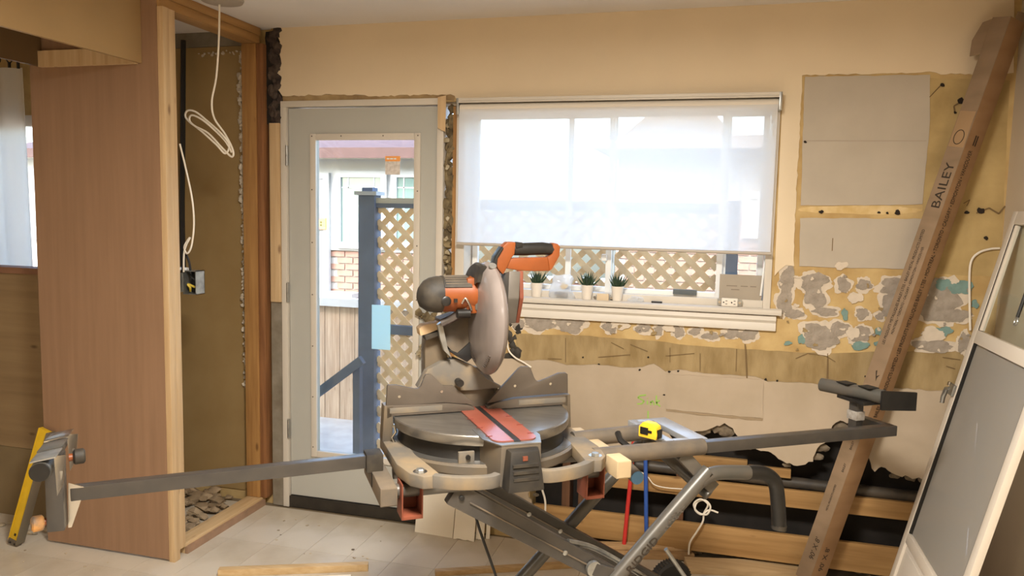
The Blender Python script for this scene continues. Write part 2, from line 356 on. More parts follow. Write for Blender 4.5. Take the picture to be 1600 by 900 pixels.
# lower white drywall with a broken bottom edge
lw_top = jag([(716, 556), (790, 560), (822, 563), (860, 563), (886, 570), (930, 569), (960, 572), (990, 574), (1004, 573), (1022, 568), (1040, 580), (1062, 577), (1100, 583), (1180, 588), (1200, 596), (1250, 597), (1300, 602), (1400, 606), (1500, 612), (1528, 612)], 1.2, 9, 11)
lw_bot = jag([(1516, 790), (1480, 770), (1440, 748), (1420, 744), (1400, 741), (1376, 728), (1366, 736), (1350, 700), (1346, 664), (1330, 660), (1312, 656), (1300, 664), (1290, 690), (1276, 700), (1270, 720), (1240, 726), (1216, 716), (1200, 704), (1180, 700), (1160, 694), (1152, 680), (1145, 668), (1132, 660), (1112, 668), (1085, 673), (1075, 690), (1040, 704), (985, 698), (930, 702), (880, 708), (840, 716), (830, 752), (826, 770), (836, 800), (838, 826)], 2.2, 6, 12)
wallpoly(lw_top + lw_bot + [(704, 817)], 0, .012, 'lower_drywall_sheet', LOWW, wall)
wallpoly(jag([(1041, 583), (1190, 592), (1193, 600), (1192, 652), (1120, 646), (1042, 638), (1041, 583)], .8, 12, 14)[:-1], -.012, .005, 'skim_patch', LOWW, wall)
wallpoly(jag([(1041, 638), (1192, 652), (1191, 656), (1100, 648), (1041, 641), (1041, 638)], .8, 9, 15)[:-1], -.012, .003, 'shaded_patch_edge', mat('patch_edge_shade', (.30, .225, .14), .9), wall)  # strip painted darker for the shading along the patch edge
# torn plaster patches
def blob(cx, cy, rx, ry, m, seed, y0=-.0015, th=.0015, n=44, jit=.26, name='plaster_patch'):
    rnd = random.Random(seed); ph = [rnd.uniform(0, 6.28) for _ in range(4)]; pts = []
    for k in range(n):
        a = 2*math.pi*k/n; q = 1+jit*(.5*math.sin(2*a+ph[0])+.4*math.sin(3*a+ph[1])+.35*math.sin(5*a+ph[2])+rnd.uniform(-.35, .35))
        pts.append((cx+rx*q*math.cos(a), cy+ry*q*math.sin(a)))
    return wallpoly(pts, y0, th, name, m, wall)
GB = [(809, 505, 10, 9), (843, 505, 23, 12), (891, 507, 23, 12), (952, 511, 10, 8), (1004, 513, 11, 7), (1030, 515, 6, 10), (1060, 518, 9, 9), (1086, 518, 9, 6), (1110, 525, 12, 6), (1144, 521, 12, 8), (1168, 523, 15, 9),
      (1230, 437, 12, 20), (1226, 470, 11, 22), (1240, 490, 14, 8), (1272, 440, 21, 14), (1273, 462, 16, 20), (1290, 487, 20, 6), (1318, 445, 10, 12), (1350, 445, 11, 9), (1347, 490, 11, 8), (1397, 447, 24, 12), (1396, 476, 17, 22), (1467, 470, 36, 30), (1493, 493, 20, 11),
      (1280, 527, 25, 21), (1312, 514, 17, 10), (1343, 522, 17, 12), (1374, 494, 6, 6), (1457, 540, 32, 9), (1505, 535, 9, 14), (1420, 500, 10, 8)]
for i, (x, y, rx, ry) in enumerate(GB):
    blob(x+1.2*math.sin(i*2.1), y+1.2*math.cos(i*1.7), rx*1.16+1.8, ry*1.16+1.8, WHITEP, 100+i, 0, .0015+.00006*i, name='skim_coat_rim'); blob(x, y, rx, ry, PLAS, 200+i, 0, .0037+.00006*i)
TB = [(1473, 444, 13, 8), (1502, 449, 18, 11), (1320, 491, 5, 9), (1373, 518, 6, 6), (1384, 517, 4, 10), (1375, 538, 8, 6), (1472, 518, 15, 8), (1344, 540, 15, 6), (1252, 530, 5, 8), (1523, 475, 5, 7), (1231, 536, 6, 3)]
for i, (x, y, rx, ry) in enumerate(TB): blob(x, y, rx, ry, TEAL, 300+i, 0, .0060+.00006*i)
for i, (x, y, rx, ry) in enumerate([(1336, 465, 11, 9), (1314, 415, 10, 6), (1457, 522, 20, 10), (1332, 520, 9, 10), (970, 508, 14, 7), (1045, 512, 9, 7)]): blob(x, y, rx, ry, WHITEP, 400+i, 0, .0068+.00006*i, name='skim_coat_rim')
rnd = random.Random(31)
for i in range(46):
    x, y = (rnd.uniform(1216, 1515), rnd.uniform(430, 548)) if i < 34 else (rnd.uniform(812, 1200), rnd.uniform(500, 526)+(0 if i < 0 else 0))
    if i >= 34: y = 500+ (x-812)*.066 + rnd.uniform(-4, 10)
    blob(x, y, rnd.uniform(1.5, 4.5), rnd.uniform(1.2, 3.2), (WHITEP, PLAS, WHITEP, YELLD)[i % 4], 600+i, 0, .0074+.00005*i, n=14, jit=.5, name='plaster_chip')
blob(1346, 328, 95, 7, mat('pale_adhesive', (.66, .50, .26), .85, c2=(.55, .38, .15), scale=20), 420, 0, .001, jit=.12, name='adhesive_strip')
# nail and screw holes, scratches, pencilled lines
HOLE = mat('dark_hole', (.02, .013, .008), .9)
for i, (x, y, r) in enumerate([(1013, 558, 1.4), (911, 558, 1.2), (1000, 577, 1.6), (1046, 580, 1.8), (1060, 579, 1.5), (1038, 616, 1.4), (1070, 642, 1.8), (1091, 638, 1.5), (1109, 642, 1.6), (1196, 592, 1.8), (1214, 594, 1.5), (941, 499, 1.5), (936, 569, 1.4), (1258, 222, 2), (1283, 331, 3), (1373, 332, 2), (1386, 333, 1.8), (1402, 332, 4), (1315, 415, 4), (1475, 298, 1), (1352, 588, 1.5), (1366, 596, 1.5), (1532, 329, 5), (1540, 372, 3), (1510, 332, 3), (1501, 158, 5), (1492, 176, 2), (1472, 133, 3)]):
    blob(x, y, r*1.25, r, HOLE, 500+i, -.0125 if y > 575 and x < 1350 else -.004, .0012, n=9, name='fastener_hole')
def stroke(px, r, m, y0, name, parent=wall):
    pts = [W(x, y) for x, y in px]; pts = [Vector((p.x, y0, p.z)) for p in pts]; b = MB()
    for a, c in zip(pts, pts[1:]):
        d = (c-a); n = Vector((-d.z, 0, d.x)).normalized()*r; b.prism([a-n, c-n, c+n, a+n], (0, -.0006, 0))
    return b.build(name, m, parent, smooth=False)
SCR = mat('pencil_scratch', (.17, .11, .05), .9)
for i, s in enumerate([[(884, 528), (884, 566)], [(1047, 543), (1047, 566)], [(1151, 545), (1150, 580)], [(1164, 537), (1167, 590)], [(1094, 552), (1094, 580)], [(1301, 372), (1300, 392)], [(1222, 355), (1221, 380)], [(955, 535), (975, 545)], [(985, 538), (1012, 549)], [(1040, 556), (1085, 552)], [(935, 558), (985, 554)], [(1243, 560), (1262, 552), (1290, 556), (1305, 565)], [(1293, 552), (1291, 620)], [(1294, 560), (1293, 625)], [(856, 560), (878, 561)], [(1452, 152), (1470, 133)], [(1492, 178), (1490, 166), (1505, 157)], [(1525, 333), (1545, 325), (1560, 334), (1570, 322)], [(1505, 318), (1515, 312), (1510, 322)], [(1472, 558), (1500, 562)], [(1478, 572), (1492, 576)]]):
    stroke(s, .0016 if i not in (3, 16, 17) else .003, SCR, -.004 if i != 3 else -.013, 'scratch')
# handwriting in green marker
SK = [[(1010, 616), (1001, 617), (997, 620), (1003, 623), (1007, 626), (1003, 630), (996, 630)], [(1012, 625), (1012, 631)], [(1012, 621), (1012.6, 622)], [(1017, 626), (1017, 632)], [(1017, 628), (1020, 625), (1022, 628), (1022, 632)], [(1026, 617), (1026, 632)], [(1031, 624), (1026, 628), (1032, 634)]]
for s in SK: stroke(s, .0030, GREEN, -.0135, 'handwriting')
stroke([(1013, 641), (1013, 652), (1014, 664)], .0030, GREEN, -.0135, 'handwriting')

# ---- cavity behind the broken wall
tag(MB().box((-.83, .13, -.006), (XR, .14, .75)).build('wall_cavity', TAR, None, smooth=False), 'black papered cavity behind the broken lower wall', 'wall', kind='structure')
def board(x0, x1, z0, z1, y0, y1, label, m=PINEX, seed=0, nm='wood_board'):
    b = MB().box((x0, y0, z0), (x1, y1, z1)); return tag(b.build(nm, m, None, bevel=.002), label, 'board', 'horizontal boards in the wall cavity')
board(-.81, 1.07, .044, .172, -.002, .020, 'lowest horizontal wood board across the open wall cavity')
board(-.60, 1.07, .296, .374, .004, .026, 'narrow wood board above the lowest board in the open cavity')
board(-.60, .16, .405, .462, .085, .110, 'short wood board high in the cavity behind the saw stand rail')
board(.16, .34, .425, .465, .006, .026, 'broken stub of wood left of the drain pipe coupling')
for k, x in enumerate((-.68, -.60, -.15)):
    tag(MB().box((x, .03, 0), (x+.038, .125, .73)).build('wall_stud', DARKW, None), 'dark old stud in the cavity, %s from the saw side' % ('first', 'second', 'third')[k], 'stud', 'old studs in the cavity')
tag(MB().tube([(-.50, .05, .404), (1.07, .05, .385)], .026, 16).build('drain_pipe', PIPEM), 'black drain pipe running along the open wall cavity', 'pipe')
e = empty('vent_pipe', W(1322, 770, .05)); tag(e, 'upright dark pipe with steel coupling beside the long carton', 'pipe')
P0 = W(1322, 770, .03); P1 = W(1326, 650, .03)
MB().tube([P0, P1], .021, 16).build('pipe', mat('rusty_pipe', (.16, .10, .06), .7, c2=(.07, .05, .04), scale=20), e)
q = P0.lerp(P1, .35)
for k in (0, .035): MB().tube([q+Vector((0, 0, k)), q+Vector((0, 0, k+.016))], .026, 16).build('clamp_band', GALV, e)
MB().tube([q+Vector((0, 0, -.03)), q+Vector((0, 0, .07))], .0235, 16).build('rubber_sleeve', BLACK, e)
# broken lumps around the hole
b = MB(); rnd = random.Random(4)
for x, y, r in [(1100, 672, .03), (1120, 668, .035), (1135, 676, .028), (1092, 690, .02), (1150, 690, .02), (1300, 675, .03), (1315, 668, .03), (1330, 672, .025), (1285, 700, .025), (1278, 715, .02), (1170, 700, .015), (1230, 728, .014), (1400, 745, .018), (1425, 748, .02), (1445, 752, .02), (960, 694, .02), (945, 698, .02), (985, 696, .015), (832, 755, .012), (836, 775, .012), (838, 795, .012)]:
    p = W(x, y); b.lump((p.x, .016, p.z), r, int(x), 2, .3, (1.2, .4, .8))
tag(b.build('crumbled_plaster', mat('crumbled_plaster', (.22, .175, .12), .95, c2=(.10, .075, .05), scale=25, bump=.5), wall), 'crumbled plaster edge of the broken wall', kind='stuff')

# ---- torn strip beside the door: old stud, insulation
SX0, SX1 = DX1, WX0
tag(MB().box((-1.245, .004, .02), (SX1, .10, 2.05)).build('wall_stud', OLDP, None), 'thin reddish stud edge between door jamb and window', 'stud')
b = MB(); rnd = random.Random(2)
for k in range(90):
    z = .55+1.5*rnd.random(); b.lump((rnd.uniform(-1.281, -1.255), rnd.uniform(.015, .035), z), rnd.uniform(.014, .024), k, 2, .45, (1, 1, rnd.uniform(.7, 2.2)))
tag(b.build('insulation_strip', INSUL, None), 'dirty torn insulation packed between the door jamb and window', 'insulation', kind='stuff')
b = MB()
for k in range(16):
    z = 1.0+1.0*rnd.random(); b.lump((rnd.uniform(-1.278, -1.262), -.004, z), rnd.uniform(.008, .014), 40+k, 1, .4)
tag(b.build('insulation_tufts', INSULW, wall), 'pale insulation tufts in the gap beside the door', kind='stuff')
for k, (px, py, r) in enumerate([(665, 497, .035), (662, 548, .03)]):
    b = MB(); c = W(px, py, -.03)
    for j in range(9): b.lump(c+Vector((rnd.uniform(-r, r), rnd.uniform(-.01, .02), rnd.uniform(-r*.7, r*.7))), r*.55, 70+9*k+j, 1, .4)
    tag(b.build('insulation_tuft', INSULW if k else INSUL, None), ('brown insulation tuft bulging beside the door under the saw motor', 'pale insulation tuft low on the door edge beside the saw')[k], 'insulation', kind='stuff')
b = MB()
for k in range(16):
    p = W(800+rnd.uniform(-9, 12), 500+4.5*k, .0); b.lump((p.x, .002, p.z), rnd.uniform(.015, .03), 140+k, 1, .4, (1, .3, 1))
tag(b.build('torn_gap', DUST, wall), 'black torn gap in the wall left of the window sill', kind='stuff')
# header strip over the door
wallpoly(jag([(442, 148), (530, 148), (600, 149), (700, 146), (712, 147), (710, 158), (690, 155), (600, 157), (500, 158), (442, 160), (442, 148)], .8, 10, 21)[:-1], 0, .001, 'header_strip', mat('header_wood', (.42, .30, .15), .9, c2=(.27, .18, .09), scale=12), wall)
tag(MB().hexa([W(684, 200, -.03), W(696, 206, -.03), W(696, 206, 0.0), W(684, 200, 0.0), W(684, 152, -.03), W(697, 149, -.03), W(697, 149, 0), W(684, 152, 0)]).build('wood_shim', PINE, None), 'small wood shim nailed over the upper door corner', 'shim')
# ---- left of the door: pine scab, grey column, dark torn plaster
a = W(421, 193); c = W(445, 472)
tag(MB().box((-2.215, -.02, c.z), (-2.158, .02, a.z)).build('pine_scab', PINE, None, bevel=.003), 'short pale pine board nailed upright left of the door', 'board')
tag(MB().box((-2.22, -.006, 0), (-2.158, .03, c.z-.002)).build('grey_column', GREYPL, None), 'rough grey plaster column at the door foot', 'plaster')
wallpoly(jag([(416, 50), (434, 50), (440, 75), (436, 100), (434, 130), (440, 146), (440, 196), (418, 194), (416, 50)], 1.5, 8, 41)[:-1], 0, .004, 'void_shade_sheet', TAR, wall)  # dark sheet painted in for the shade of the torn void
b = MB()
for k in range(26):
    z = 1.99+.44*k/25; b.lump((-2.188+.018*math.sin(k*1.3), .0, z), .030, 170+k, 2, .35, (.8, .5, 1))
tag(b.build('torn_plaster', mat('dark_torn_plaster', (.09, .065, .05), .95, c2=(.03, .02, .018), scale=30, bump=.5), wall), 'dark torn plaster at the upper wall corner', kind='stuff')

# ================================================================== partition framing, panel, closet
PX = -2.262; PY = -.735
def thing1(mb, name, m, label, cat, group=None, bevel=0, **k): return tag(mb.build(name, m, None, bevel=bevel, **k), label, cat, group)
thing1(MB().box((-2.93, PY, .012), (PX-.012, PY+.014, H)), 'plywood_panel', PLY, 'tall reddish plywood panel covering the framed partition end', 'panel')
thing1(MB().box((PX-.012, PY+.002, .0), (PX+.016, PY+.040, H-.076)), 'wall_stud', PINE, 'fresh pine stud right against the plywood panel edge', 'stud', 'fresh partition studs', .002)
thing1(MB().box((PX-.025, PY+.0415, .043), (PX+.014, PY+.079, H-.077)), 'wall_stud', PINE, 'second pine stud doubled behind the plywood edge stud', 'stud', 'fresh partition studs', .002)
thing1(MB().box((PX-.09, PY+.094, .0), (PX-.004, -.002, .042)), 'bottom_plate', PINEY, 'pale pine sill plate lying on the floor of the framed opening', 'plate', None, .003)
thing1(MB().box((PX-.003, PY+.094, .0), (PX+.012, -.03, .030)), 'floor_trim_strip', mat('brown_strip', (.34, .21, .13), .8, var=.2, scale=15), 'brown wood strip along the foot of the sill plate', 'strip')
thing1(MB().box((PX-.09, PY+.004, H-.076), (PX+.0, -.02, H-.038)), 'top_plate', OLDPY, 'lower pine top plate of the framed opening', 'plate', 'doubled top plates', .002)
thing1(MB().box((PX-.09, PY+.004, H-.037), (PX+.006, -.02, H-.001)), 'top_plate', OLDPY, 'upper pine top plate tight under the ceiling', 'plate', 'doubled top plates', .002)
thing1(MB().box((-2.352, -.045, .043), (-2.273, -.002, H-.077)), 'wall_stud', OLDP, 'wide orange aged stud at the closet corner', 'stud', 'aged corner studs', .003)
thing1(MB().box((-2.272, -.038, .043), (-2.236, .016, H-.078)), 'wall_stud', mat('aged_red_stud', (.27, .12, .045), .7, c2=(.17, .07, .025), scale=6, stretch=(8, 8, .5)), 'narrow reddish aged stud at the corner beside the door wall', 'stud', 'aged corner studs', .002)
MB().box((-2.9, .012, .05), (-2.355, .02, 2.37)).build('olive_board', OLIVE, wall)
MB().box((-2.9, .010, 2.372), (-2.355, .02, H)).build('grey_plaster_strip', GREYPL, wall)
b = MB(); rnd = random.Random(8)
for k in range(190):
    z = .6+1.72*k/189; r = rnd.uniform(.006, .013)*(1.6 if z > 1.6 and rnd.random() > .4 else 1); b.lump((-2.378+rnd.uniform(-.016, .010), .002, z), r, k, 1, .4)
for k in range(16): b.lump((-2.39-.016*k+rnd.uniform(-.01, .01), .004, 2.335+rnd.uniform(-.01, .012)), rnd.uniform(.004, .009), 200+k, 1, .4)
tag(b.build('foam_bead', FOAM, wall), 'crusty white foam bead down the closet corner', kind='stuff')
thing1(MB().tube(smoothpath([(-2.70, -.03, 2.40), (-2.715, -.03, 1.9), (-2.72, -.04, 1.5), (-2.71, -.05, 1.2)]), .013, 8), 'black_cable', BLACK, 'thick black cable hanging down inside the closet', 'cable')
# rubble inside
b = MB()
for k in range(170):
    x = rnd.uniform(-2.88, -2.40); y = rnd.uniform(-.60, .0); b.lump((x, y, .012+.05*rnd.random()*(y+.7)), rnd.uniform(.012, .04), k, 1, .35, (1.2, 1, .5))
tag(b.build('rubble_heap', RUBB, None), 'brown broken plaster rubble on the closet floor', 'rubble', kind='stuff')
# ---- soffit box over the panel
sofx = W(222, 98, PY).x
e = empty('soffit_box', (sofx, -1.4, 2.14)); tag(e, 'brown boxed soffit open underneath, meeting the plywood panel', 'soffit')
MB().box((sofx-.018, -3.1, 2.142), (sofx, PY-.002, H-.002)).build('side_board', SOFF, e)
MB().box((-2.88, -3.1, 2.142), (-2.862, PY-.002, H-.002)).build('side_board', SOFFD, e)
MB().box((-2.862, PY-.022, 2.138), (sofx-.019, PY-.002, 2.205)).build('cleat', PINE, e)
# ---- half wall on the far left
HY = -.535
e = empty('half_wall', (-3.6, HY, 0)); tag(e, 'brown boarded half wall below the curtained window', 'half wall')
HT = W(30, 418, HY).z; HS = W(30, 700, HY).z
MB().box((-5.4, HY, HS+.002), (-3.0, HY+.02, HT-.03)).build('upper_board', wood('halfwall_board', (.27, .185, .095), (.215, .14, .07), 'x', 3), e)
MB().box((-5.4, HY, 0.0), (-3.0, HY+.02, HS)).build('lower_board', mat('halfwall_lower', (.20, .145, .075), .8, var=.12, scale=4), e)
MB().box((-5.4, HY-.01, HT-.029), (-3.0, HY+.09, HT)).build('cap_board', mat('reddish_cap', (.26, .13, .075), .7, var=.2, scale=6), e)
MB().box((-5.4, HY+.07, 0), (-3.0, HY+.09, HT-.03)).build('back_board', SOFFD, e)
# ---- far window with curtain
wn = empty('window_2', (-3.8, .06, .95)); tag(wn, 'bright far window behind the white curtain', 'window', kind='structure')
b = MB(); b.box((-4.5, .0, 1.98), (-3.15, .05, 2.04)).box((-4.5, .0, .95), (-3.15, .05, 1.01)).box((-4.5, .0, 1.01), (-4.44, .05, 1.98)).box((-3.21, .0, 1.01), (-3.15, .05, 1.98))
b.build('window_frame', WHITE, wn)
MB().box((-4.44, .03, 1.01), (-3.21, .036, 1.98)).build('pane', GLASS, wn)
e = empty('curtain', (-4.0, -.05, .4)); tag(e, 'white curtain hanging from rings on a thin dark rod', 'curtain')
b = MB(); n = 60; top = 2.285; bot = .55; rows = 14; grid = []
for j in range(rows+1):
    t = j/rows; row = []
    for i in range(n+1):
        s = i/n; x = -4.6+(.90+.035*t)*s; row.append(b.bm.verts.new((x, -.07+.028*math.sin(s*34+.6*t)*(.5+.5*t), top+(bot-top)*t)))
    grid.append(row)
for j in range(rows):
    for i in range(n): b.bm.faces.new((grid[j][i], grid[j][i+1], grid[j+1][i+1], grid[j+1][i]))
cl = b.build('cloth', CURT, e, ang=80); sm = cl.modifiers.new('thickness', 'SOLIDIFY'); sm.thickness = .003
MB().tube([(-4.7, -.07, 2.35), (-3.2, -.07, 2.35)], .008, 10).build('rod', BLACK, e)
for x in (-3.72, -3.78, -3.86, -3.95): MB().tube([(x, -.07+.018*math.cos(a), 2.335+.022*math.sin(a)) for a in [k*math.pi/6 for k in range(13)]], .0035, 6, cap=False).build('ring', BLACK, e); MB().box((x-.006, -.075, 2.28), (x+.006, -.065, 2.315)).build('clip', BLACK, e)

# ================================================================== DOOR
d1 = empty('door_1', ((DX0+DX1)/2, 0, 0)); tag(d1, 'grey exterior door with one tall glass pane and bare frame', 'door', kind='structure')
b = MB(); b.box((DX0, -.012, 0), (DX0+.032, .12, DZ-.03)).box((DX1-.032, -.012, 0), (DX1, .12, DZ-.03)).box((DX0, -.012, DZ-.03), (DX1, .12, DZ))
b.build('door_frame', WHITE, d1, bevel=.002)
MB().box((DX0+.032, -.006, 0), (DX1-.032, .12, .058)).build('threshold', mat('dark_threshold', (.035, .028, .02), .7, var=.4, scale=12), d1)
gx0, gx1, gz0, gz1 = -1.962, -1.438, .315, 1.895
sx0, sx1, sz0, sz1 = DX0+.038, DX1-.036, .064, DZ-.036
b = MB(); b.box((sx0, .004, sz0), (gx0-.01, .045, sz1)).box((gx1+.01, .004, sz0), (sx1, .045, sz1)).box((gx0-.01, .004, sz0), (gx1+.01, .045, gz0-.01)).box((gx0-.01, .004, gz1+.01), (gx1+.01, .045, sz1))
b.build('door_slab', DOORM, d1)
b = MB(); t = .032
b.box((gx0-t, -.008, gz0-t), (gx0, .006, gz1+t)).box((gx1, -.008, gz0-t), (gx1+t, .006, gz1+t)).box((gx0, -.008, gz0-t), (gx1, .006, gz0)).box((gx0, -.008, gz1), (gx1, .006, gz1+t))
lt = b.build('glass_trim', WHITE, d1, bevel=.003)
scr = meshof(MB().lathe([(.0035, 0), (.0035, .0012), (.002, .0016)], Matrix.Rotation(math.pi/2, 4, 'X'), 8), 'screw', mat('screw_plug', (.12, .10, .08), .6))
for k in range(7):
    for x in (gx0-.02, gx1+.02): inst('screw', scr, Matrix.Translation((x, -.0085, gz0+.02+(gz1-gz0-.0)*k/6)), lt)
for x in (gx0+.14, gx1-.16): inst('screw', scr, Matrix.Translation((x, -.0085, gz1+.02)), lt)
MB().box((gx0-.009, .018, gz0-.009), (gx1+.009, .026, gz1+.009)).build('pane', GLASS, d1)
for z in (1.82, 1.13, .42): MB().tube([(DX0+.036, -.014, z-.05), (DX0+.036, -.014, z+.05)], .007, 10).build('hinge', GALV, d1)
# stickers on the pane
e = tag(MB().box((W(581, 475, .016).x, .0155, W(581, 545, .016).z), (W(610, 475, .016).x, .0175, W(581, 476, .016).z)).build('paper_label', PAPERT, None), 'pale blue paper label taped to the door glass', 'label')
b = empty('sticker', W(613, 273, .016)); tag(b, 'small orange and white product sticker high on the door glass', 'sticker')
p0 = W(602, 244, .016); p1 = W(625, 273, .016)
MB().box((p0.x, .0155, p1.z), (p1.x, .0175, p0.z-.025)).build('picture_area', mat('sticker_grey', (.55, .50, .45), .7, c2=(.75, .7, .66), scale=60), b)
MB().box((p0.x, .0155, p0.z-.025), (p1.x, .0175, p0.z)).build('orange_band', mat('sticker_orange', (.85, .36, .10), .7), b)
for dx, wd in ((.008, .014), (.026, .016), (.046, .012)): MB().box((p0.x+dx, .0150, p0.z-.016), (p0.x+dx+wd, .0156, p0.z-.009)).build('pale_print', WHITEV, b)

# ================================================================== WINDOW, SILL, SHADE
w1 = empty('window_1', ((WX0+WX1)/2, .05, WZ0)); tag(w1, 'wide sliding window with white frame above the stripped wall', 'window', kind='structure')
b = MB(); b.box((WX0, -.012, WZ0), (WX0+.045, .13, WZ1)).box((WX1-.03, -.012, WZ0), (WX1, .13, WZ1)).box((WX0+.045, -.012, WZ1-.05), (WX1-.03, .13, WZ1)).box((WX0+.045, .02, WZ0), (WX1-.03, .13, WZ0+.035))
b.build('window_frame', WHITE, w1, bevel=.002)
FY = .07
def sash(x0, x1, z0, z1, y, t=.026):
    b = MB(); b.box((x0, y, z0), (x0+t, y+.03, z1)).box((x1-t, y, z0), (x1, y+.03, z1)).box((x0+t, y, z0), (x1-t, y+.03, z0+t)).box((x0+t, y, z1-t), (x1-t, y+.03, z1))
    s = b.build('sash', WHITEV, w1, bevel=.002); MB().box((x0+t-.003, y+.012, z0+t-.003), (x1-t+.003, y+.016, z1-t+.003)).build('pane', GLASS, s)
z0, z1 = WZ0+.03, WZ1-.045
xm1, xm2, xm3 = W(885, 420, FY).x, W(950, 420, FY).x, W(1124, 420, FY).x
sash(WX0+.05, xm2+.02, z0, z1, FY+.03); sash(xm2-.012, xm3+.012, z0, z1, FY-.005); sash(xm3+.0, WX1-.032, z0, z1, FY+.03)
MB().box((xm1-.012, FY+.03, z0), (xm1+.012, FY+.045, z1)).build('muntin', WHITEV, w1)
p = W(944, 402, FY-.02); MB().box((p.x-.012, FY-.03, p.z-.016), (p.x+.012, FY-.006, p.z+.014)).build('sash_latch', WHITEV, w1, bevel=.003)
SZ = W(1220, 484, -.03).z
b = MB(); prof = [(.05, 0), (-.026, 0), (-.034, -.006), (-.036, -.016), (-.032, -.026), (.05, -.03)]
b.prism([(WX0-.02, y, SZ+z) for y, z in prof], (.262-WX0+.02, 0, 0)); b.build('window_sill', WHITE, w1)
b = MB(); prof = [(0, -.031), (-.018, -.031), (-.022, -.05), (-.014, -.062), (-.020, -.074), (-.020, -.095), (0, -.095)]
b.prism([(WX0, y, SZ+z) for y, z in prof], (.242-WX0, 0, 0)); b.build('sill_apron', WHITE, w1)
# roller shade
e = empty('roller_shade', (-.5, -.05, 2.06)); tag(e, 'sheer white roller shade lowered over most of the window', 'roller shade')
SY = -.035
a0 = W(716, 163, SY); a1 = W(1222, 149, SY)
b = MB(); zt = 2.078; b.box((a0.x, SY-.03, zt-.014), (a1.x, .0-.013, zt)); b.box((a0.x, SY-.030, zt-.022), (a1.x, SY-.022, zt-.014)); b.build('head_rail', WHITE, e, bevel=.002)
for x in (a0.x, a1.x-.012): MB().box((x, SY-.032, zt-.075), (x+.012, -.013, zt)).build('bracket', GALV, e, bevel=.002)
RZ = zt-.045
MB().tube([(a0.x+.013, SY, RZ), (a1.x-.013, SY, RZ)], .021, 18).build('roll', mat('shade_roll', (.68, .62, .53), .8), e)
rb0 = W(713, 381, SY-.02); rb1 = W(1205, 396, SY-.02); zb = (rb0.z+rb1.z)/2
c0, c1 = rb0.x+.004, rb1.x-.004
fb = MB(); fb.prism([(c0, SY-.0195, RZ), (c1, SY-.0195, RZ), (c1, SY-.0195, zb), (c0, SY-.0195, zb)], (0, -.0008, 0))
me = fb.build('shade_cloth', SHADE, e, smooth=False)
MB().tube([(rb0.x, SY-.020, zb), (rb1.x, SY-.020, zb)], .0075, 10).build('bottom_bar', mat('shade_bar', (.42, .37, .31), .45), e)

# ---- things on the sill
def sillpt(px, y): 
    p = W(px, 470, y); return Vector((p.x, y, SZ))
def succulent(px, label, seed):
    p = sillpt(px, .005); e = empty('potted_succulent', p); tag(e, label, 'plant', 'small succulents on the window sill')
    MB().lathe([(.019, 0), (.021, .001), (.0285, .064), (.0285, .066), (.0255, .066), (.024, .056), (.001, .056)], Matrix.Translation(p), 24).build('pot', POT, e)
    MB().lathe([(.0245, .055), (.0245, .059), (.002, .060)], Matrix.Translation(p), 16).build('soil', mat('soil', (.04, .028, .018), 1), e)
    rnd = random.Random(seed)
    for k in range(26):
        ring = k/26; a = k*2.39996; lean = .10+.75*(1-ring)+rnd.uniform(-.1, .1); L = .040+.026*rnd.random()
        b = MB(); base = p+Vector((math.cos(a)*.012*(1-ring), math.sin(a)*.012*(1-ring), .056)); d = Vector((math.cos(a)*math.sin(lean), math.sin(a)*math.sin(lean), math.cos(lean)))
        b.tube([base, base+d*L*.35, base+d*L*.7+Vector((0, 0, .004)), base+d*L+Vector((0, 0, .009))], .004, 6, rs=[.0045, .0050, .0032, .0004]); b.build('leaf', LEAF, e)
succulent(838, 'potted succulent nearest the saw handle on the window sill', 1)
succulent(917, 'potted succulent between the plastic bag and the metal junction box', 2)
succulent(964, 'potted succulent right of the junction box, beside the crumpled wrap', 3)
def crumple(name, c, r, sq, seed, m, sub=4, amp=.18, parent=None):
    b = MB(); g = bmesh.ops.create_icosphere(b.bm, subdivisions=sub, radius=1); rnd = random.Random(seed); dirs = [(Vector((rnd.gauss(0, 1), rnd.gauss(0, 1), rnd.gauss(0, 1))).normalized(), rnd.uniform(2, 6), rnd.uniform(0, 6)) for _ in range(9)]
    for v in g['verts']:
        f = 1+amp*sum(math.sin(d.dot(v.co)*k+ph) for d, k, ph in dirs)/3; v.co = Vector((v.co.x*sq[0], v.co.y*sq[1], max(v.co.z*sq[2], -.55*sq[2])+.55*sq[2]))*r*f+Vector(c)
    for v in g['verts']: v.co.z = max(v.co.z, c[2]+.0005)
    return b.build(name, m, parent, ang=60)
p = sillpt(878, .0); e = empty('plastic_bag', p); tag(e, 'clear plastic bag of hardware standing on the window sill', 'bag')
b = MB(); rings = []
for j, (wx, dy, z) in enumerate([(.062, .022, .0005), (.060, .024, .012), (.050, .018, .045), (.046, .012, .075), (.050, .006, .095), (.046, .003, .108)]):
    rings.append([b.bm.verts.new((p.x-.004*j*(j < 3)+wx*math.cos(a)*(1+.07*math.sin(5*a+j*2)), p.y+dy*math.sin(a), p.z+z+.004*math.sin(3*a+j)*(j > 3))) for a in [k*2*math.pi/28 for k in range(28)]])
for r0, r1 in zip(rings, rings[1:]):
    for k in range(28): b.bm.faces.new((r0[k], r0[(k+1) % 28], r1[(k+1) % 28], r1[k]))
b.bm.faces.new(rings[0][::-1]); b.build('film', BAGM, e, ang=60)
b = MB(); rnd = random.Random(6)
for k in range(14): b.lump(p+Vector((rnd.uniform(-.035, .03), rnd.uniform(-.012, .012), .010+.012*rnd.random())), .009, k, 1, .4)
tag(b.build('loose_screws', mat('hardware', (.30, .25, .20), .5, metal=.4, c2=(.08, .06, .05), scale=40), e), 'dark loose hardware in the bag', kind='stuff')
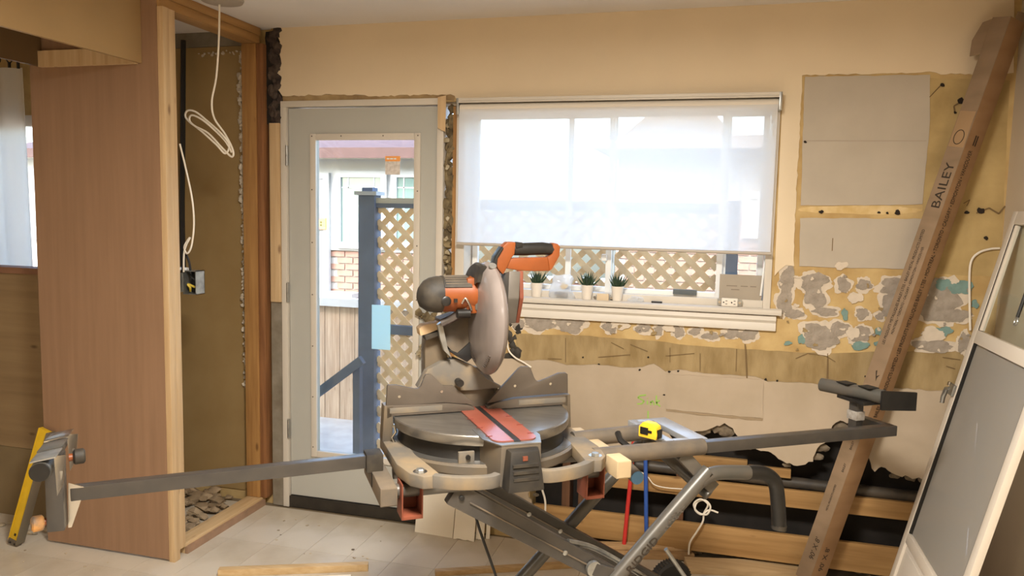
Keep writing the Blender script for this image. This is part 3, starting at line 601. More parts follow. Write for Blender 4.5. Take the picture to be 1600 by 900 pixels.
MB().lump(p+Vector((.008, 0, .055)), .014, 3, 2, .3, (1.2, .6, 1)).build('yellow_part', mat('yellowish_part', (.60, .46, .24), .7), e)
p = sillpt(942, -.003); e = empty('junction_box', p); tag(e, 'small beige junction box with metal ears between two succulents', 'box')
MB().box((p.x-.027, p.y-.012, p.z), (p.x+.027, p.y+.02, p.z+.031)).build('cover', mat('beige_cover', (.60, .48, .33), .6), e, bevel=.002)
for s in (-1, 1): MB().box((p.x+s*.030-.003, p.y-.006, p.z), (p.x+s*.030+.003, p.y+.016, p.z+.026)).build('metal_ear', GALV, e, bevel=.0015); MB().lathe([(.006, 0), (.006, .005)], Matrix.Translation(p+Vector((s*.038, 0, .012))) @ Matrix.Rotation(math.pi/2, 4, 'X'), 10).build('screw', CHROME, e)
tag(crumple('crumpled_wrap', sillpt(993, -.002), .028, (1.15, .6, .55), 5, BAGM), 'crumpled clear plastic wrap on the window sill', 'wrap')
p = sillpt(1027, -.008); tag(MB().box((p.x-.026, p.y-.007, p.z), (p.x+.022, p.y+.007, p.z+.008)).build('marker_pen', BLKPL, None, bevel=.002), 'short black marker lying on the window sill', 'marker')
p = W(1070, 454, .05); tag(MB().box((p.x-.052, .045, SZ+.038), (p.x+.052, .060, SZ+.060)).build('sanding_block', mat('slate_block', (.10, .115, .12), .7), None, bevel=.002), 'dark grey strip propped low against the window sash', 'strip')
p = sillpt(1140, .0); e = empty('duplex_outlet', p); tag(e, 'loose white duplex outlet lying on the window sill', 'outlet')
MB().box((p.x-.034, p.y-.008, p.z+.001), (p.x+.034, p.y+.012, p.z+.036)).build('face', WHITEV if False else POT, e, bevel=.003)
for sx in (-.017, .017):
    MB().lathe([(.0032, 0), (.0032, .0008)], Matrix.Translation(p+Vector((sx-.008, -.0084, .018))) @ Matrix.Rotation(math.pi/2, 4, 'X'), 8).build('socket_hole', BLACK, e)
    for dz in (.011, .025): MB().box((p.x+sx+.000, p.y-.0090, p.z+dz-.0012), (p.x+sx+.008, p.y-.0075, p.z+dz+.0012)).build('socket_slot', BLACK, e)
for s in (-1, 1): MB().box((p.x+s*.034-.0, p.y-.004, p.z+.004), (p.x+s*.052, p.y-.002, p.z+.033)).build('mounting_ear', GALV, e); MB().lathe([(.006, 0), (.006, .004)], Matrix.Translation(p+Vector((s*.042, -.004, .018))) @ Matrix.Rotation(math.pi/2, 4, 'X'), 10).build('screw', CHROME, e)
q0 = W(1125, 428, .035); q1 = W(1189, 473, .035)
e = empty('grey_card', (q0.x, .035, SZ)); tag(e, 'grey card leaning upright in the window corner', 'card')
MB().box((q0.x, .030, SZ+.001), (q1.x, .034, q0.z)).build('sheet', PAPERG, e)
for dz, x0, x1 in ((.052, .03, .075), (.052, .09, .12), (.052, .13, .155), (.068, .05, .085)): MB().box((q0.x+x0, .0295, q0.z-dz), (q0.x+x1, .0302, q0.z-dz+.004)).build('printed_line', mat('faint_print', (.22, .18, .14), .9), e)
tag(MB().tube([W(1196, 400, .02), W(1188.5, 462, .02)], .0045, 10).build('shade_wand', WHITEV), 'thin white wand hanging at the window corner', 'wand')

# ================================================================== OUTSIDE
tag(MB().box((-16, .16, -.5), (10, 16, -.3)).build('ground_outside', DECK, None, smooth=False), 'pale concrete yard between the houses', 'ground', kind='structure')
LY = 1.2
lx0, lx1 = W(590, 400, LY).x, W(1120, 420, LY).x; lz0, lz1 = -.28, W(620, 318, LY).z
lf = empty('lattice_fence', ((lx0+lx1)/2, LY, lz0)); tag(lf, 'cedar lattice screen between slate blue posts outside', 'fence')
per = .114; hw = .019
def slats(sgn, y):
    tot = (lx1-lx0)+(lz1-lz0); k = 0; o = per*.5
    while o < tot:
        # line x + sgn' z = const, clipped to the rectangle
        pts = []
        if sgn > 0:
            c = o; xa = max(0, c-(lz1-lz0)); xb = min(lx1-lx0, c); A_ = Vector((lx0+xa, y, lz0+c-xa)); B_ = Vector((lx0+xb, y, lz0+c-xb))
        else:
            c = o-(lz1-lz0); xa = max(0, c); xb = min(lx1-lx0, c+(lz1-lz0)); A_ = Vector((lx0+xa, y, lz0+xa-c)); B_ = Vector((lx0+xb, y, lz0+xb-c))
        if (B_-A_).length > .06: MB().tube([A_, B_], (hw, .004), sq=True, up=(0, 1, 0)).build('slat', LATT, lf, smooth=False)
        o += per
slats(1, LY); slats(-1, LY+.009)
for xa, xb, nm in ((W(565, 500, LY).x, lx0, 'post'), (lx1, W(1152, 420, LY).x, 'post')): MB().box((xa, LY-.05, lz0), (xb, LY+.05, lz1+.05)).build(nm, SLATE, lf)
xa = W(565, 500, LY).x; MB().box((xa-.02, LY-.07, lz1+.05), (lx0+.02, LY+.07, lz1+.075)).build('post_cap', SIDING, lf); MB().box((xa+.02, LY-.04, lz1+.075), (lx0-.02, LY+.04, lz1+.10)).build('post_cap', SLATE, lf)
MB().box((lx0, LY-.03, lz1), (lx1, LY+.04, lz1+.035)).build('top_rail', CREAMT, lf); MB().box((lx0, LY-.025, lz1-.03), (lx1, LY-.006, lz1)).build('top_rail', SLATE, lf)
rz = W(616, 514, LY).z; MB().box((lx0, LY-.045, rz-.03), (lx1, LY-.006, rz+.03)).build('mid_rail', SLATE, lf)
e = empty('stair_rail', W(530, 700, 1.1)); tag(e, 'slate blue sloping stair rail outside the door', 'railing')
q0 = W(470, 634, 1.0); q1 = W(566, 562, 1.0); MB().tube([q0, q1], (.028, .02), sq=True, up=(0, 1, 0)).build('handrail', SLATE, e)
q0 = W(559, 566, 1.06); q1 = W(559, 730, 1.06); MB().tube([q0, q1], (.024, .024), sq=True, up=(0, 1, 0)).build('baluster', SLATE, e)
BY = 2.6
bf = empty('board_fence', W(530, 700, BY)); tag(bf, 'pale cedar board fence beyond the stair rail', 'fence')
x = W(440, 500, BY).x; zt = W(530, 478, BY).z; rnd = random.Random(9)
while x < W(640, 500, BY).x:
    wd = .145; MB().box((x, BY, -.3), (x+wd-.006, BY+.02+.008*rnd.random(), zt-.004*rnd.random())).build('board', FENW, bf); x += wd
MB().box((W(440, 500, BY).x, BY-.05, zt), (x, BY+.06, zt+.07)).build('cap_rail', SIDING, bf)
# neighbouring house seen through the door
NY = 4.6
nh = empty('neighbour_house', (-4.6, NY, -.3)); tag(nh, 'white trimmed brick house seen through the door glass', 'house')
hx0, hx1 = -9.0, W(705, 300, NY).x
zsof = W(570, 249, NY).z; zfas0 = W(570, 247, NY-.4).z; zfas1 = W(570, 232, NY-.4).z
MB().box((hx0, NY+.02, -.3), (hx1, NY+.55, zsof)).build('wall', MORT, nh)
MB().box((hx0, NY-.4, zsof), (hx1+.1, NY+.55, zsof+.03)).build('eave_board', CREAMT, nh)
MB().box((hx0, NY-.42, zfas0), (hx1+.1, NY-.39, zfas1)).build('fascia', ROOFT, nh)
MB().hexa([(hx0, NY-.41, zfas1), (hx1+.1, NY-.41, zfas1), (hx1+.1, NY+.55, zfas1), (hx0, NY+.55, zfas1), (hx0, NY-.41, zfas1+.01), (hx1+.1, NY-.41, zfas1+.01), (hx1+.1, NY+.55, zfas1+.2), (hx0, NY+.55, zfas1+.2)]).build('roof', ROOFT, nh)
zs0 = W(560, 392, NY).z
MB().box((hx0, NY-.02, zs0), (hx1, NY+.02, zsof)).build('white_wall_face', SIDING, nh)
def hwin(px0, px1, py0, py1, par, m=GREENGL, bars=True):
    A_, B_ = W(px0, py1, NY-.03), W(px1, py0, NY-.03); t = .07
    f = MB(); f.box((A_.x, NY-.07, A_.z), (A_.x+t, NY-.021, B_.z)).box((B_.x-t, NY-.07, A_.z), (B_.x, NY-.021, B_.z)).box((A_.x+t, NY-.07, A_.z), (B_.x-t, NY-.021, A_.z+t)).box((A_.x+t, NY-.07, B_.z-t), (B_.x-t, NY-.021, B_.z))
    wnd = f.build('window', SIDING, par); MB().box((A_.x+t, NY-.045, A_.z+t), (B_.x-t, NY-.04, B_.z-t)).build('pane', m, wnd)
    if bars:
        for s in (.18, .82): xx = A_.x+t+(B_.x-A_.x-2*t)*s; MB().box((xx-.008, NY-.05, A_.z+t), (xx+.008, NY-.046, B_.z-t)).build('bar', SIDING, wnd)
        zz = B_.z-t-(B_.z-A_.z)*.13; MB().box((A_.x+t, NY-.05, zz-.008), (B_.x-t, NY-.046, zz+.008)).build('bar', SIDING, wnd)
hwin(526, 606, 268, 387, nh); hwin(612, 690, 268, 387, nh)
hwin(470, 516, 270, 452, nh, mat('screen_door_grey', (.35, .36, .38), .6), False)
q = W(501, 350, NY-.08); e = tag(MB().box((q.x-.08, NY-.09, q.z-.06), (q.x+.07, NY-.075, q.z+.07)).build('yellow_sign', mat('yellow_sign', (.85, .75, .10), .6), None), 'small yellow and orange sign in the neighbour doorway', 'sign')
MB().box((q.x-.08, NY-.0915, q.z-.06), (q.x+.07, NY-.090, q.z-.035)).build('red_band', mat('sign_red', (.75, .22, .12), .6), e); MB().box((q.x-.08, NY-.0915, q.z+.05), (q.x+.07, NY-.090, q.z+.07)).build('red_band', mat('sign_red', (.75, .22, .12), .6), e)
for dz in (-.012, .02): MB().lathe([(.012, 0), (.012, .001)], Matrix.Translation((q.x+.01, NY-.0905, q.z+dz)) @ Matrix.Rotation(math.pi/2, 4, 'X'), 10).build('dot', INK, e)
MB().box((W(470, 450, NY).x, NY-.25, W(520, 461, NY).z), (W(565, 450, NY).x, NY-.02, W(520, 454, NY).z)).build('step_ledge', SIDING, nh)
brk = meshof(MB().box((-.098, -.012, -.030), (.098, .03, .030)), 'brick', BRICKM)
def bricks(par, x0, x1, z0, z1, y):
    r = 0; z = z1-.032
    while z > z0:
        x = x0+.1+(.104 if r % 2 else 0)
        while x < x1-.05: inst('brick', brk, Matrix.Translation((x, y, z)), par); x += .208
        z -= .074; r += 1
bricks(nh, W(514, 420, NY).x, hx1, .05, zs0-.01, NY+.012)
# low garden wall and second house seen through the window
e = empty('garden_wall', (-1.8, NY+.4, -.3)); tag(e, 'low brick garden wall beyond the lattice between the houses', 'wall')
gx0_, gx1_ = hx1+.05, W(958, 420, NY+.4).x
MB().box((gx0_, NY+.44, -.3), (gx1_, NY+.6, .80)).build('core', MORT, e); bricks(e, gx0_, gx1_, .15, .79, NY+.432)
MB().box((gx0_, NY+.38, .80), (gx1_, NY+.64, .84)).build('coping', SIDING, e)
nh2 = empty('brick_house', (1.2, NY, -.3)); tag(nh2, 'brick house with dark eaves seen through the sheer shade', 'house')
h0, h1 = W(965, 300, NY).x, 4.2; ze = W(1060, 238, NY).z
MB().box((h0, NY+.02, -.3), (h1, NY+3, ze)).build('wall', MORT, nh2)
MB().box((h0-.2, NY-.5, ze), (h1, NY+3, ze+.12)).build('eave_board', mat('dark_eave', (.20, .17, .16), .8), nh2)
MB().prism([(h0+.05, NY-.3, ze+.12), (h0+1.15, NY-.3, ze+.12), (h0+.85, NY-.3, ze+.46), (h0+.45, NY-.3, ze+.46)], (0, 2.5, 0)).build('roof', mat('shingle_roof', (.17, .14, .13), .9, var=.3, scale=10), nh2)
hwin(1048, 1112, 275, 320, nh2, mat('bright_glass', (.75, .75, .72), .1), False); hwin(1158, 1196, 300, 372, nh2, mat('bright_glass', (.75, .75, .72), .1), False)
bricks(nh2, h0, W(1230, 400, NY).x, .45, W(1100, 330, NY).z, NY+.012)

# ================================================================== MITER SAW
SM = lambda: MB(SAWM)
def Rot(ax, deg): return Matrix.Rotation(math.radians(deg), 4, ax)
def T(*p): return Matrix.Translation(p)
saw = empty('miter_saw', SAWM @ Vector((0, -.1, -.115))); tag(saw, 'orange and grey miter saw with round table on the folding stand', 'miter saw')
b = SM(); b.lathe([(.300, -.112), (.306, -.106), (.306, -.084), (.298, -.078), (.25, -.078), (.25, -.112)], n=56)
base = b.build('base_casting', CAST, saw)
for s in (-1, 1):
    b = SM(); b.prism([(s*.315, .06, -.112), (s*.315, -.22, -.112), (s*.295, -.31, -.112), (s*.265, -.345, -.112), (s*.215, -.345, -.112), (s*.225, -.28, -.112), (s*.245, -.15, -.112), (s*.25, .06, -.112)], (0, 0, .036))
    b.build('base_foot', CASTD, saw, bevel=.004)
    hb = [(s*.235, -.335, -.092), (s*.19, -.365, -.092), (s*.13, -.378, -.094), (s*.085, -.375, -.096), (s*.06, -.36, -.096)]
    SM().tube(smoothpath(hb, 5), (.012, .018), sq=True).build('carry_handle', CASTD, saw, bevel=.004)
    bo = SM().lathe([(.013, -.077), (.013, -.070), (.011, -.068), (.002, -.068)], T(s*.265, -.30, 0), 6).build('hold_down_bolt', GALV, saw)
    SM().lathe([(.020, -.078), (.020, -.0755)], T(s*.265, -.30, 0), 16).build('washer', CHROME, bo)
SM().lathe([(.268, -.080), (.264, -.07), (.262, -.028)], n=56).build('turntable_skirt', BLKPL, saw)
SM().lathe([(.279, -.030), (.282, -.024), (.282, -.003), (.279, 0.0), (.02, 0.0)], n=72).build('turntable', ALU, saw)
b = SM(); b.prism([(-.088, -.20, -.002), (-.088, -.30, -.002), (-.055, -.372, -.002), (.062, -.372, -.002), (.086, -.30, -.002), (.086, -.20, -.002)], (0, 0, .0035)); b.build('table_arm_top', ALU, saw)
b = SM(); b.hexa([(-.088, -.20, -.115), (.086, -.20, -.115), (.064, -.375, -.115), (-.058, -.375, -.115), (-.088, -.20, -.0025), (.086, -.20, -.0025), (.062, -.372, -.0025), (-.055, -.372, -.0025)]); b.build('table_arm', CAST, saw, bevel=.003)
for a0_, a1_ in ((-.066, -.0095), (.0095, .066)):
    o = 1 if a0_ > 0 else -1; pts = [(a0_ if o > 0 else a1_, .045, .0016), (a0_ if o > 0 else a1_, -.345, .0016)]
    outer = o*.066; arc = [(o*(.036+.030*math.sin(t)), -.315-.030*math.cos(t), .0016) for t in [k*math.pi/2/6 for k in range(7)]]
    SM().prism(pts+arc+[(outer, .045, .0016)], (0, 0, .003)).build('kerf_plate', REDPL, saw)
    for bb in (-.10, -.20, -.29): SM().box((outer-o*.003-.012, bb-.002, .0047), (outer-o*.003+.008, bb+.002, .0054)).build('kerf_mark', mat('dark_red_mark', (.14, .02, .012), .6), saw)
SM().box((-.0095, -.35, .0017), (.0095, .05, .0032)).build('kerf_slot', BLACK, saw)
b = SM(); b.hexa([(-.050, -.425, -.118), (.056, -.425, -.118), (.060, -.376, -.118), (-.055, -.376, -.118), (-.036, -.400, -.012), (.046, -.400, -.012), (.052, -.376, -.006), (-.044, -.376, -.006)]); dh = b.build('miter_lock_handle', mat('dark_dusty_grip', (.026, .021, .015), .55, c2=(.010, .009, .008), scale=18), saw, bevel=.006)
for k in range(3): SM().box((-.034, -.420+.003*k, -.088+.018*k), (.040, -.408+.004*k, -.080+.018*k)).build('grip_rib', DUST, dh)
SM().box((-.004, -.408, -.036), (.010, -.400, -.024)).build('pointer', ORANGED, dh)
b = SM(); b.box((-.145, -.262, -.082), (-.098, -.250, -.045)); b.build('detent_plate', CASTD, saw, bevel=.002); SM().lathe([(.007, 0), (.007, .006)], T(-.118, -.262, -.06) @ Rot('X', 90), 10).build('plate_screw', BLKPL, saw)
# scale ring
b = SM(); b.lathe([(.298, -.0785), (.298, -.0765), (.268, -.0765), (.268, -.0785)], n=40, a0=math.radians(200), a1=math.radians(345)); b.build('miter_scale', ALU, saw)
# fence: lower castings, end posts, upper plates
for s in (-1, 1):
    b = SM(); b.prism([(s*.305, 0, -.006), (s*.305, 0, .036), (s*.11, 0, .032), (s*.045, 0, .022), (s*.022, 0, .012), (s*.022, 0, .004), (s*.05, 0, .0025), (s*.28, 0, .0025)], (0, .032, 0)); lf_ = b.build('fence_casting', FENCE, saw, bevel=.002)
    SM().box((s*.295, -.0015, .010), (s*.128, .002, .028)).build('fence_inset', CASTD, lf_, bevel=.006)
    b = SM(); b.prism([(s*.283, .0, .036), (s*.312, .0, .036), (s*.318, .0, -.078), (s*.286, .0, -.078)], (0, .05, 0)); b.build('fence_post', CAST, saw, bevel=.003)
    b = SM(); b.tube([(s*.284, -.012, -.02), (s*.278, -.012, -.045), (s*.29, -.014, -.06), (s*.282, -.014, -.078)], .004, 8); b.build('lock_wire', CHROME, saw)
L_ = [(-.305, .034), (-.302, .097), (-.298, .100), (-.275, .0985), (-.215, .083), (-.203, .084), (-.195, .092), (-.186, .120), (-.180, .127), (-.164, .127), (-.125, .088), (-.092, .086), (-.046, .046), (-.020, .026), (-.060, .026), (-.118, .034)]
R_ = [(.305, .040), (.302, .104), (.296, .109), (.271, .109), (.225, .092), (.200, .085), (.190, .088), (.182, .100), (.170, .130), (.162, .136), (.140, .137), (.129, .132), (.046, .048), (.022, .022), (.05, .026), (.11, .038)]
for pl, hs in ((L_, [(-.265, .062), (-.13, .07)]), (R_, [(.24, .075), (.115, .075)])):
    b = SM(); b.prism([(a, .004, c) for a, c in pl], (0, .014, 0)); f = b.build('sliding_fence', FENCE, saw, bevel=.0012)
    for a, c in hs: SM().lathe([(.0045, 0), (.0045, .001)], T(a, .0036, c) @ Rot('X', 90), 10).build('bright_rivet', CHROME, f)
# rear bevel housing and arm
def sprism(px, bb, th, name, m, bev=.004):
    b = SM(); b.prism([Sb(x, y, bb) for x, y in px], (0, th, 0)); return b.build(name, m, saw, bevel=bev)
b = SM(); b.lathe([(.150, 0), (.150, .03), (.125, .05), (.05, .05)], T(-.055, .055, -.02) @ Rot('X', -90), 40); b.build('bevel_quadrant', mat('dusty_quadrant', (.30, .25, .17), .6, metal=.1, c2=(.20, .165, .11), scale=14), saw)
SM().lathe([(.105, 0), (.105, .03), (.09, .045), (.02, .05)], T(-.03, .05, .03) @ Rot('X', 90) @ T(0, 0, -.045), 36).build('bevel_hub', CAST, saw)
SM().lathe([(.012, 0), (.012, .03)], T(-.075, .012, .098) @ Rot('X', 90), 12).build('bevel_screw', BLKPL, saw)
sprism([(664, 548), (666, 522), (690, 512), (700, 560), (736, 580), (745, 612), (680, 612), (664, 590)], .06, .06, 'bevel_arm', CAST)
sprism([(652, 606), (668, 578), (690, 566), (712, 560), (740, 572), (762, 592), (788, 606), (740, 610), (690, 612)], .03, .04, 'bevel_flange', CASTD)
sprism([(688, 500), (700, 496), (722, 488), (738, 482), (742, 545), (728, 560), (712, 556), (694, 535)], .02, .08, 'pivot_arm', STEELD)
sprism([(655, 514), (662, 508), (698, 502), (690, 513), (668, 522), (657, 525)], .03, .05, 'dust_chute', mat('wood_toned_cap', (.50, .35, .20), .7), .003)
sprism([(664, 524), (692, 516), (692, 522), (666, 532)], .024, .05, 'chute_band', DUST, .001)
sprism([(698, 545), (716, 552), (738, 532), (742, 556), (730, 566), (712, 556)], .01, .06, 'dark_linkage', BLACK, .002)
SM().tube(smoothpath([Sb(690, 505, -.02), Sb(705, 498, -.03), Sb(722, 488, -.05), Sb(735, 480, -.06)], 4), .014, 10).build('linkage_bar', mat('dark_steel_link', (.10, .085, .075), .4, metal=.5), saw)
SM().tube(smoothpath([Sb(722, 474, -.08), Sb(727, 466, -.09), Sb(733, 474, -.09), Sb(737, 484, -.08)], 4), .0035, 8).build('spring_clip', CHROME, saw)
SM().lathe([(.014, -.02), (.014, .02)], T(*Sb(724, 490, -.07)) @ Rot('Y', 90), 12).build('pivot_pin', BLKPL, saw)
sprism([(684, 508), (691, 503), (700, 545), (706, 560), (694, 548), (688, 530)], .0, .02, 'steel_plate', GALV, .001)
# blade guard, motor, handle
GC = T(-.010, -.072, .312) @ Rot('Y', 90)
b = SM(); b.lathe([(.02, -.032), (.10, -.032), (.150, -.026), (.168, -.014), (.175, 0.0), (.172, .008), (.160, .018), (.12, .022), (.02, .022)], GC, 64); gd = b.build('blade_guard', GUARD, saw)
for k in range(8):
    zz = .172+.0062*k; bb_ = -.072-math.sqrt(.158**2-(zz-.312)**2)
    SM().box((-.0375, bb_+.004, zz-.0010), (-.0330, bb_+.024, zz+.0010)).build('guard_vent', mat('guard_vent_grey', (.10, .08, .07), .5), gd)
b = SM(); b.lathe([(.118, -.042), (.166, -.038), (.172, -.030), (.168, -.016), (.118, -.030)], GC, 30, a0=math.radians(128), a1=math.radians(196)); b.build('upper_guard', DUST, saw)
SM().lathe([(.012, 0), (.012, .004)], T(-.014, -.135, .476) @ Rot('X', 40), 14).build('guard_bolt', GALV, saw)
b = SM(); b.tube([(-.020, -.03, .383), (-.050, -.03, .383), (-.06, -.03, .383), (-.155, -.03, .383)], .05, 28, rs=[.050, .056, .054, .054]); mo = b.build('motor_body', ORANGE, saw)
b = SM(); b.tube([(-.145, -.03, .383), (-.160, -.03, .383), (-.185, -.03, .383), (-.205, -.03, .386), (-.216, -.03, .388)], .05, 28, rs=[.0565, .0565, .052, .040, .020]); b.build('motor_cap', DUST, saw)
b = SM(); b.lathe([(.0545, 0), (.0575, .002), (.0575, .088), (.0545, .09)], T(-.148, -.03, .383) @ Rot('Y', 90), 26, a0=math.radians(140), a1=math.radians(243)); b.build('motor_vent_housing', DUST, mo)
for k in range(6):
    an = math.radians(180+10*k); c0 = Vector((0, -.03+.0578*math.sin(an)*1, .383-.0578*math.cos(an)))
    SM().box((-.140, c0.y-.0012, c0.z-.0012), (-.066, c0.y+.0012, c0.z+.0012)).build('vent_rib', STEELD, mo)
b = SM(); b.lathe([(.015, 0), (.015, .01), (.012, .012), (.004, .012)], T(-.142, -.078, .368) @ Rot('X', 90), 18); b.build('brush_cap', BLKPL, mo)
SM().box((-.118, -.090, .364), (-.108, -.082, .375)).build('brush_slot', BLKPL, mo)
b = SM(); b.box((-.075, -.075, .325), (-.035, .02, .437)); b.build('gear_housing', ORANGE, saw, bevel=.012)
b = SM(); b.box((-.05, -.08, .335), (.0, .03, .40)); b.build('gear_case', CAST, saw, bevel=.01)
# handle in the plane b = -.1
HB = -.10
def hz(x, y): return (580+x/3.75, 360+y/3.75)
hn = sprism([hz(*q) for q in ((725, 190), (735, 160), (775, 90), (800, 68), (850, 68), (842, 140), (822, 165), (800, 215), (775, 262), (745, 230))], HB-.018, .036, 'handle_neck', ORANGE, .006)
sprism([hz(*q) for q in ((722, 195), (730, 155), (772, 95), (778, 105), (742, 165), (738, 215))], HB-.022, .044, 'neck_overmould', BLKPL, .003)
sprism([hz(*q) for q in ((818, 162), (1036, 156), (1052, 238), (960, 240), (870, 236), (780, 222))], HB-.014, .028, 'handle_bar', ORANGE, .005)
sprism([hz(*q) for q in ((1066, 72), (1096, 78), (1110, 96), (1106, 150), (1062, 228), (1046, 240), (1034, 158), (1064, 140))], HB-.018, .036, 'handle_end', ORANGE, .006)
SM().tube([Sb(*hz(x, y), HB) for x, y in ((832, 112), (900, 110), (1000, 106), (1072, 112))], .0175, 16, rs=[.0180, .0195, .0195, .0175]).build('handle_grip', BLKPL, saw)
sprism([hz(*q) for q in ((846, 66), (888, 72), (890, 98), (850, 106))], HB-.020, .012, 'trigger_lock', BLKPL, .002)
b = SM(); b.prism([(.036, -.145, .462), (.030, -.155, .38), (.034, -.12, .300), (.034, -.03, .300), (.034, -.02, .44)], (.036, 0, 0)); b.build('guard_arm', mat('grey_arm_casting', (.12, .105, .088), .5, metal=.2, var=.2, scale=12), saw, bevel=.004)
b = SM(); b.prism([(.0705, -.140, .462), (.0705, -.150, .38), (.0705, -.115, .300), (.0705, -.09, .300), (.0705, -.115, .38), (.0705, -.11, .462)], (.012, 0, 0)); b.build('guard_arm_edge', ORANGED, saw, bevel=.002)

# ================================================================== SAW STAND
st = empty('saw_stand', SAWM @ Vector((.3, -.1, -.92))); tag(st, 'grey folding saw stand with extended side arms and crossed legs', 'saw stand')
FB, BB = -.242, -.088
SM().tube([(-.34, FB, -.146), (.30, FB, -.146)], .02, 16).build('frame_tube', STEEL, st)
SM().tube([(.285, FB, -.100), (.675, FB, -.100)], .0265, 20).build('frame_tube', STEELD, st)
SM().tube([(-.30, BB, -.146), (.30, BB, -.146)], .02, 16).build('frame_tube', STEEL, st)
SM().tube([(.285, BB, -.092), (.585, BB, -.085)], .0265, 20).build('frame_tube', STEELD, st)
for (a, z, m) in ((-.345, -.150, STEELD), (.342, -.112, mat('pale_mount_beam', (.46, .35, .21), .7, var=.15, scale=10))):
    bm_ = SM().box((a-.024, -.34 if a > 0 else -.27, z-.03), (a+.024, .03, z+.024)).build('mount_beam', m, st, bevel=.004)
    SM().box((a-.020, (-.341 if a > 0 else -.271), z-.026), (a+.020, (-.3405 if a > 0 else -.2705), z+.020)).build('beam_end_cap', m, bm_)
for a in (-.283, .275):
    b = SM(); y0, y1 = -.29, -.22
    b.box((a-.030, y0, -.215), (a-.026, y1, -.114)).box((a+.026, y0, -.215), (a+.030, y1, -.114)).box((a-.026, y0, -.215), (a+.026, y1, -.205)).box((a-.026, y1-.004, -.205), (a+.026, y1, -.114)); b.build('clamp_bracket', ORANGED, st, bevel=.001)
# top plate frame at the wheel end
zp = -.080
b = SM(); b.box((.555, -.215, zp-.02), (.585, .045, zp)).box((.640, -.225, zp-.02), (.705, .045, zp)).box((.585, .015, zp-.02), (.64, .045, zp)).box((.585, -.225, zp-.02), (.64, -.195, zp)); b.build('end_plate', mat('pale_blue_steel', (.40, .40, .40), .35, metal=.5, var=.15, scale=12), st, bevel=.003)
SM().tube([(.60, .03, -.11), (.70, .055, -.11), (.735, .04, -.125), (.74, 0, -.15)], .022, 12).build('end_bumper', BLKPL, st)
# arms
arm = SM().tube([(.65, FB, -.100), (1.452, -.252, -.100)], (.0185, .0185), sq=True).build('extension_arm', STEELK, st, bevel=.003)
pb = Sz(1345, 656, -.1)
SM().tube([(1.44, -.250, -.100), (pb.x+.0, pb.y+.02, -.100)], (.0165, .016), sq=True).build('arm_return', STEELK, st, bevel=.002)
pr = Vector((1.345, -.185, 0))
SM().tube([(pr.x, pr.y, -.135), (pr.x, pr.y, .012)], (.019, .015), sq=True).build('roller_post', STEELK, st, bevel=.002)
SM().tube([(pr.x, pr.y, -.072), (pr.x, pr.y, -.040)], (.0235, .0195), sq=True).build('tape_wrap', mat('silver_tape', (.38, .35, .31), .4, c2=(.24, .21, .18), scale=60), st, bevel=.003)
SM().box((pr.x-.035, pr.y-.07, -.005), (pr.x+.045, pr.y+.06, .008)).build('roller_cradle', BLKPL, st, bevel=.002)
SM().tube([(1.370, -.282, .030), (1.295, -.062, .030)], .0245, 20).build('roller', STEEL, st)
SM().hexa([(1.345, -.300, -.012), (1.50, -.300, -.024), (1.50, -.290, -.024), (1.345, -.290, -.012), (1.345, -.300, .056), (1.50, -.300, .042), (1.50, -.290, .042), (1.345, -.290, .056)]).build('roller_end_plate', BLKPL, st, bevel=.002)
for t in (.25, .6): q = Vector((1.370, -.282, .030)).lerp(Vector((1.295, -.062, .030)), t); SM().box((q.x-.024, q.y-.03, .0535), (q.x+.02, q.y+.022, .0565)).build('roller_pad', BLACK, st)
arm = SM().tube([(-1.15, -.098, -.118), (-.34, -.092, -.100)], (.0175, .0185), sq=True).build('extension_arm', STEELK, st, bevel=.003)
cl = SM().box((-.385, -.125, -.130), (-.335, -.06, -.075)).build('arm_clamp', DUST, st, bevel=.006); SM().tube([(-.36, -.125, -.13), (-.36, -.125, -.17)], .012, 10).build('clamp_screw', BLKPL, cl)
lp = Vector((-1.178, -.125, 0))
SM().tube([(lp.x, lp.y, -.20), (lp.x, lp.y, .0)], (.0235, .020), sq=True).build('roller_post', STEELK, st, bevel=.003)
SM().prism([(lp.x+.022, lp.y+.01, -.205), (lp.x+.026, lp.y+.01, -.085), (lp.x+.062, lp.y+.01, -.10), (lp.x+.055, lp.y+.01, -.13), (lp.x+.030, lp.y+.01, -.205)], (0, .004, 0)).build('gusset', CHROME, st)
r0, r1 = Sz(62, 738, -.01), Sz(92, 690, -.01)
SM().tube([r0, r1], .0235, 20).build('roller', STEEL, st)
SM().tube([r0+Vector((0, -.004, 0)), r0], .0225, 20).build('roller_cap', BLKPL, st)
d_ = (r1-r0)
for t, m in ((.12, GALV), (.45, STEEL), (.8, CHROME)):
    q = r0+d_*t; SM().hexa([(q.x-.020, q.y-.03, .012), (q.x+.036, q.y-.03, .022), (q.x+.036, q.y+.045, .022), (q.x-.020, q.y+.045, .012), (q.x-.020, q.y-.03, .016), (q.x+.036, q.y-.03, .026), (q.x+.036, q.y+.045, .026), (q.x-.020, q.y+.045, .016)]).build('roller_shield', m, st, bevel=.001)
for t in (.02, .75):
    q = r0+d_*t; SM().prism([(q.x+.030, q.y, .026), (q.x+.052, q.y+.02, .020), (q.x+.046, q.y+.02, -.05), (q.x+.034, q.y, -.075)], (0, .004, 0)).build('end_bracket', CHROME, st, bevel=.001)
def knob(p, ax, m2):
    e = SM().tube([p, p+ax*.012], .010, 12).build('knob_stem', ORANGE, st); SM().tube([p+ax*.010, p+ax*.014, p+ax*.034, p+ax*.038], .02, 16, rs=[.015, .020, .020, .015]).build('knob_head', m2, e)
knob(r0+d_*.55+Vector((.040, 0, -.012)), Vector((1, .25, 0)).normalized(), DUST)
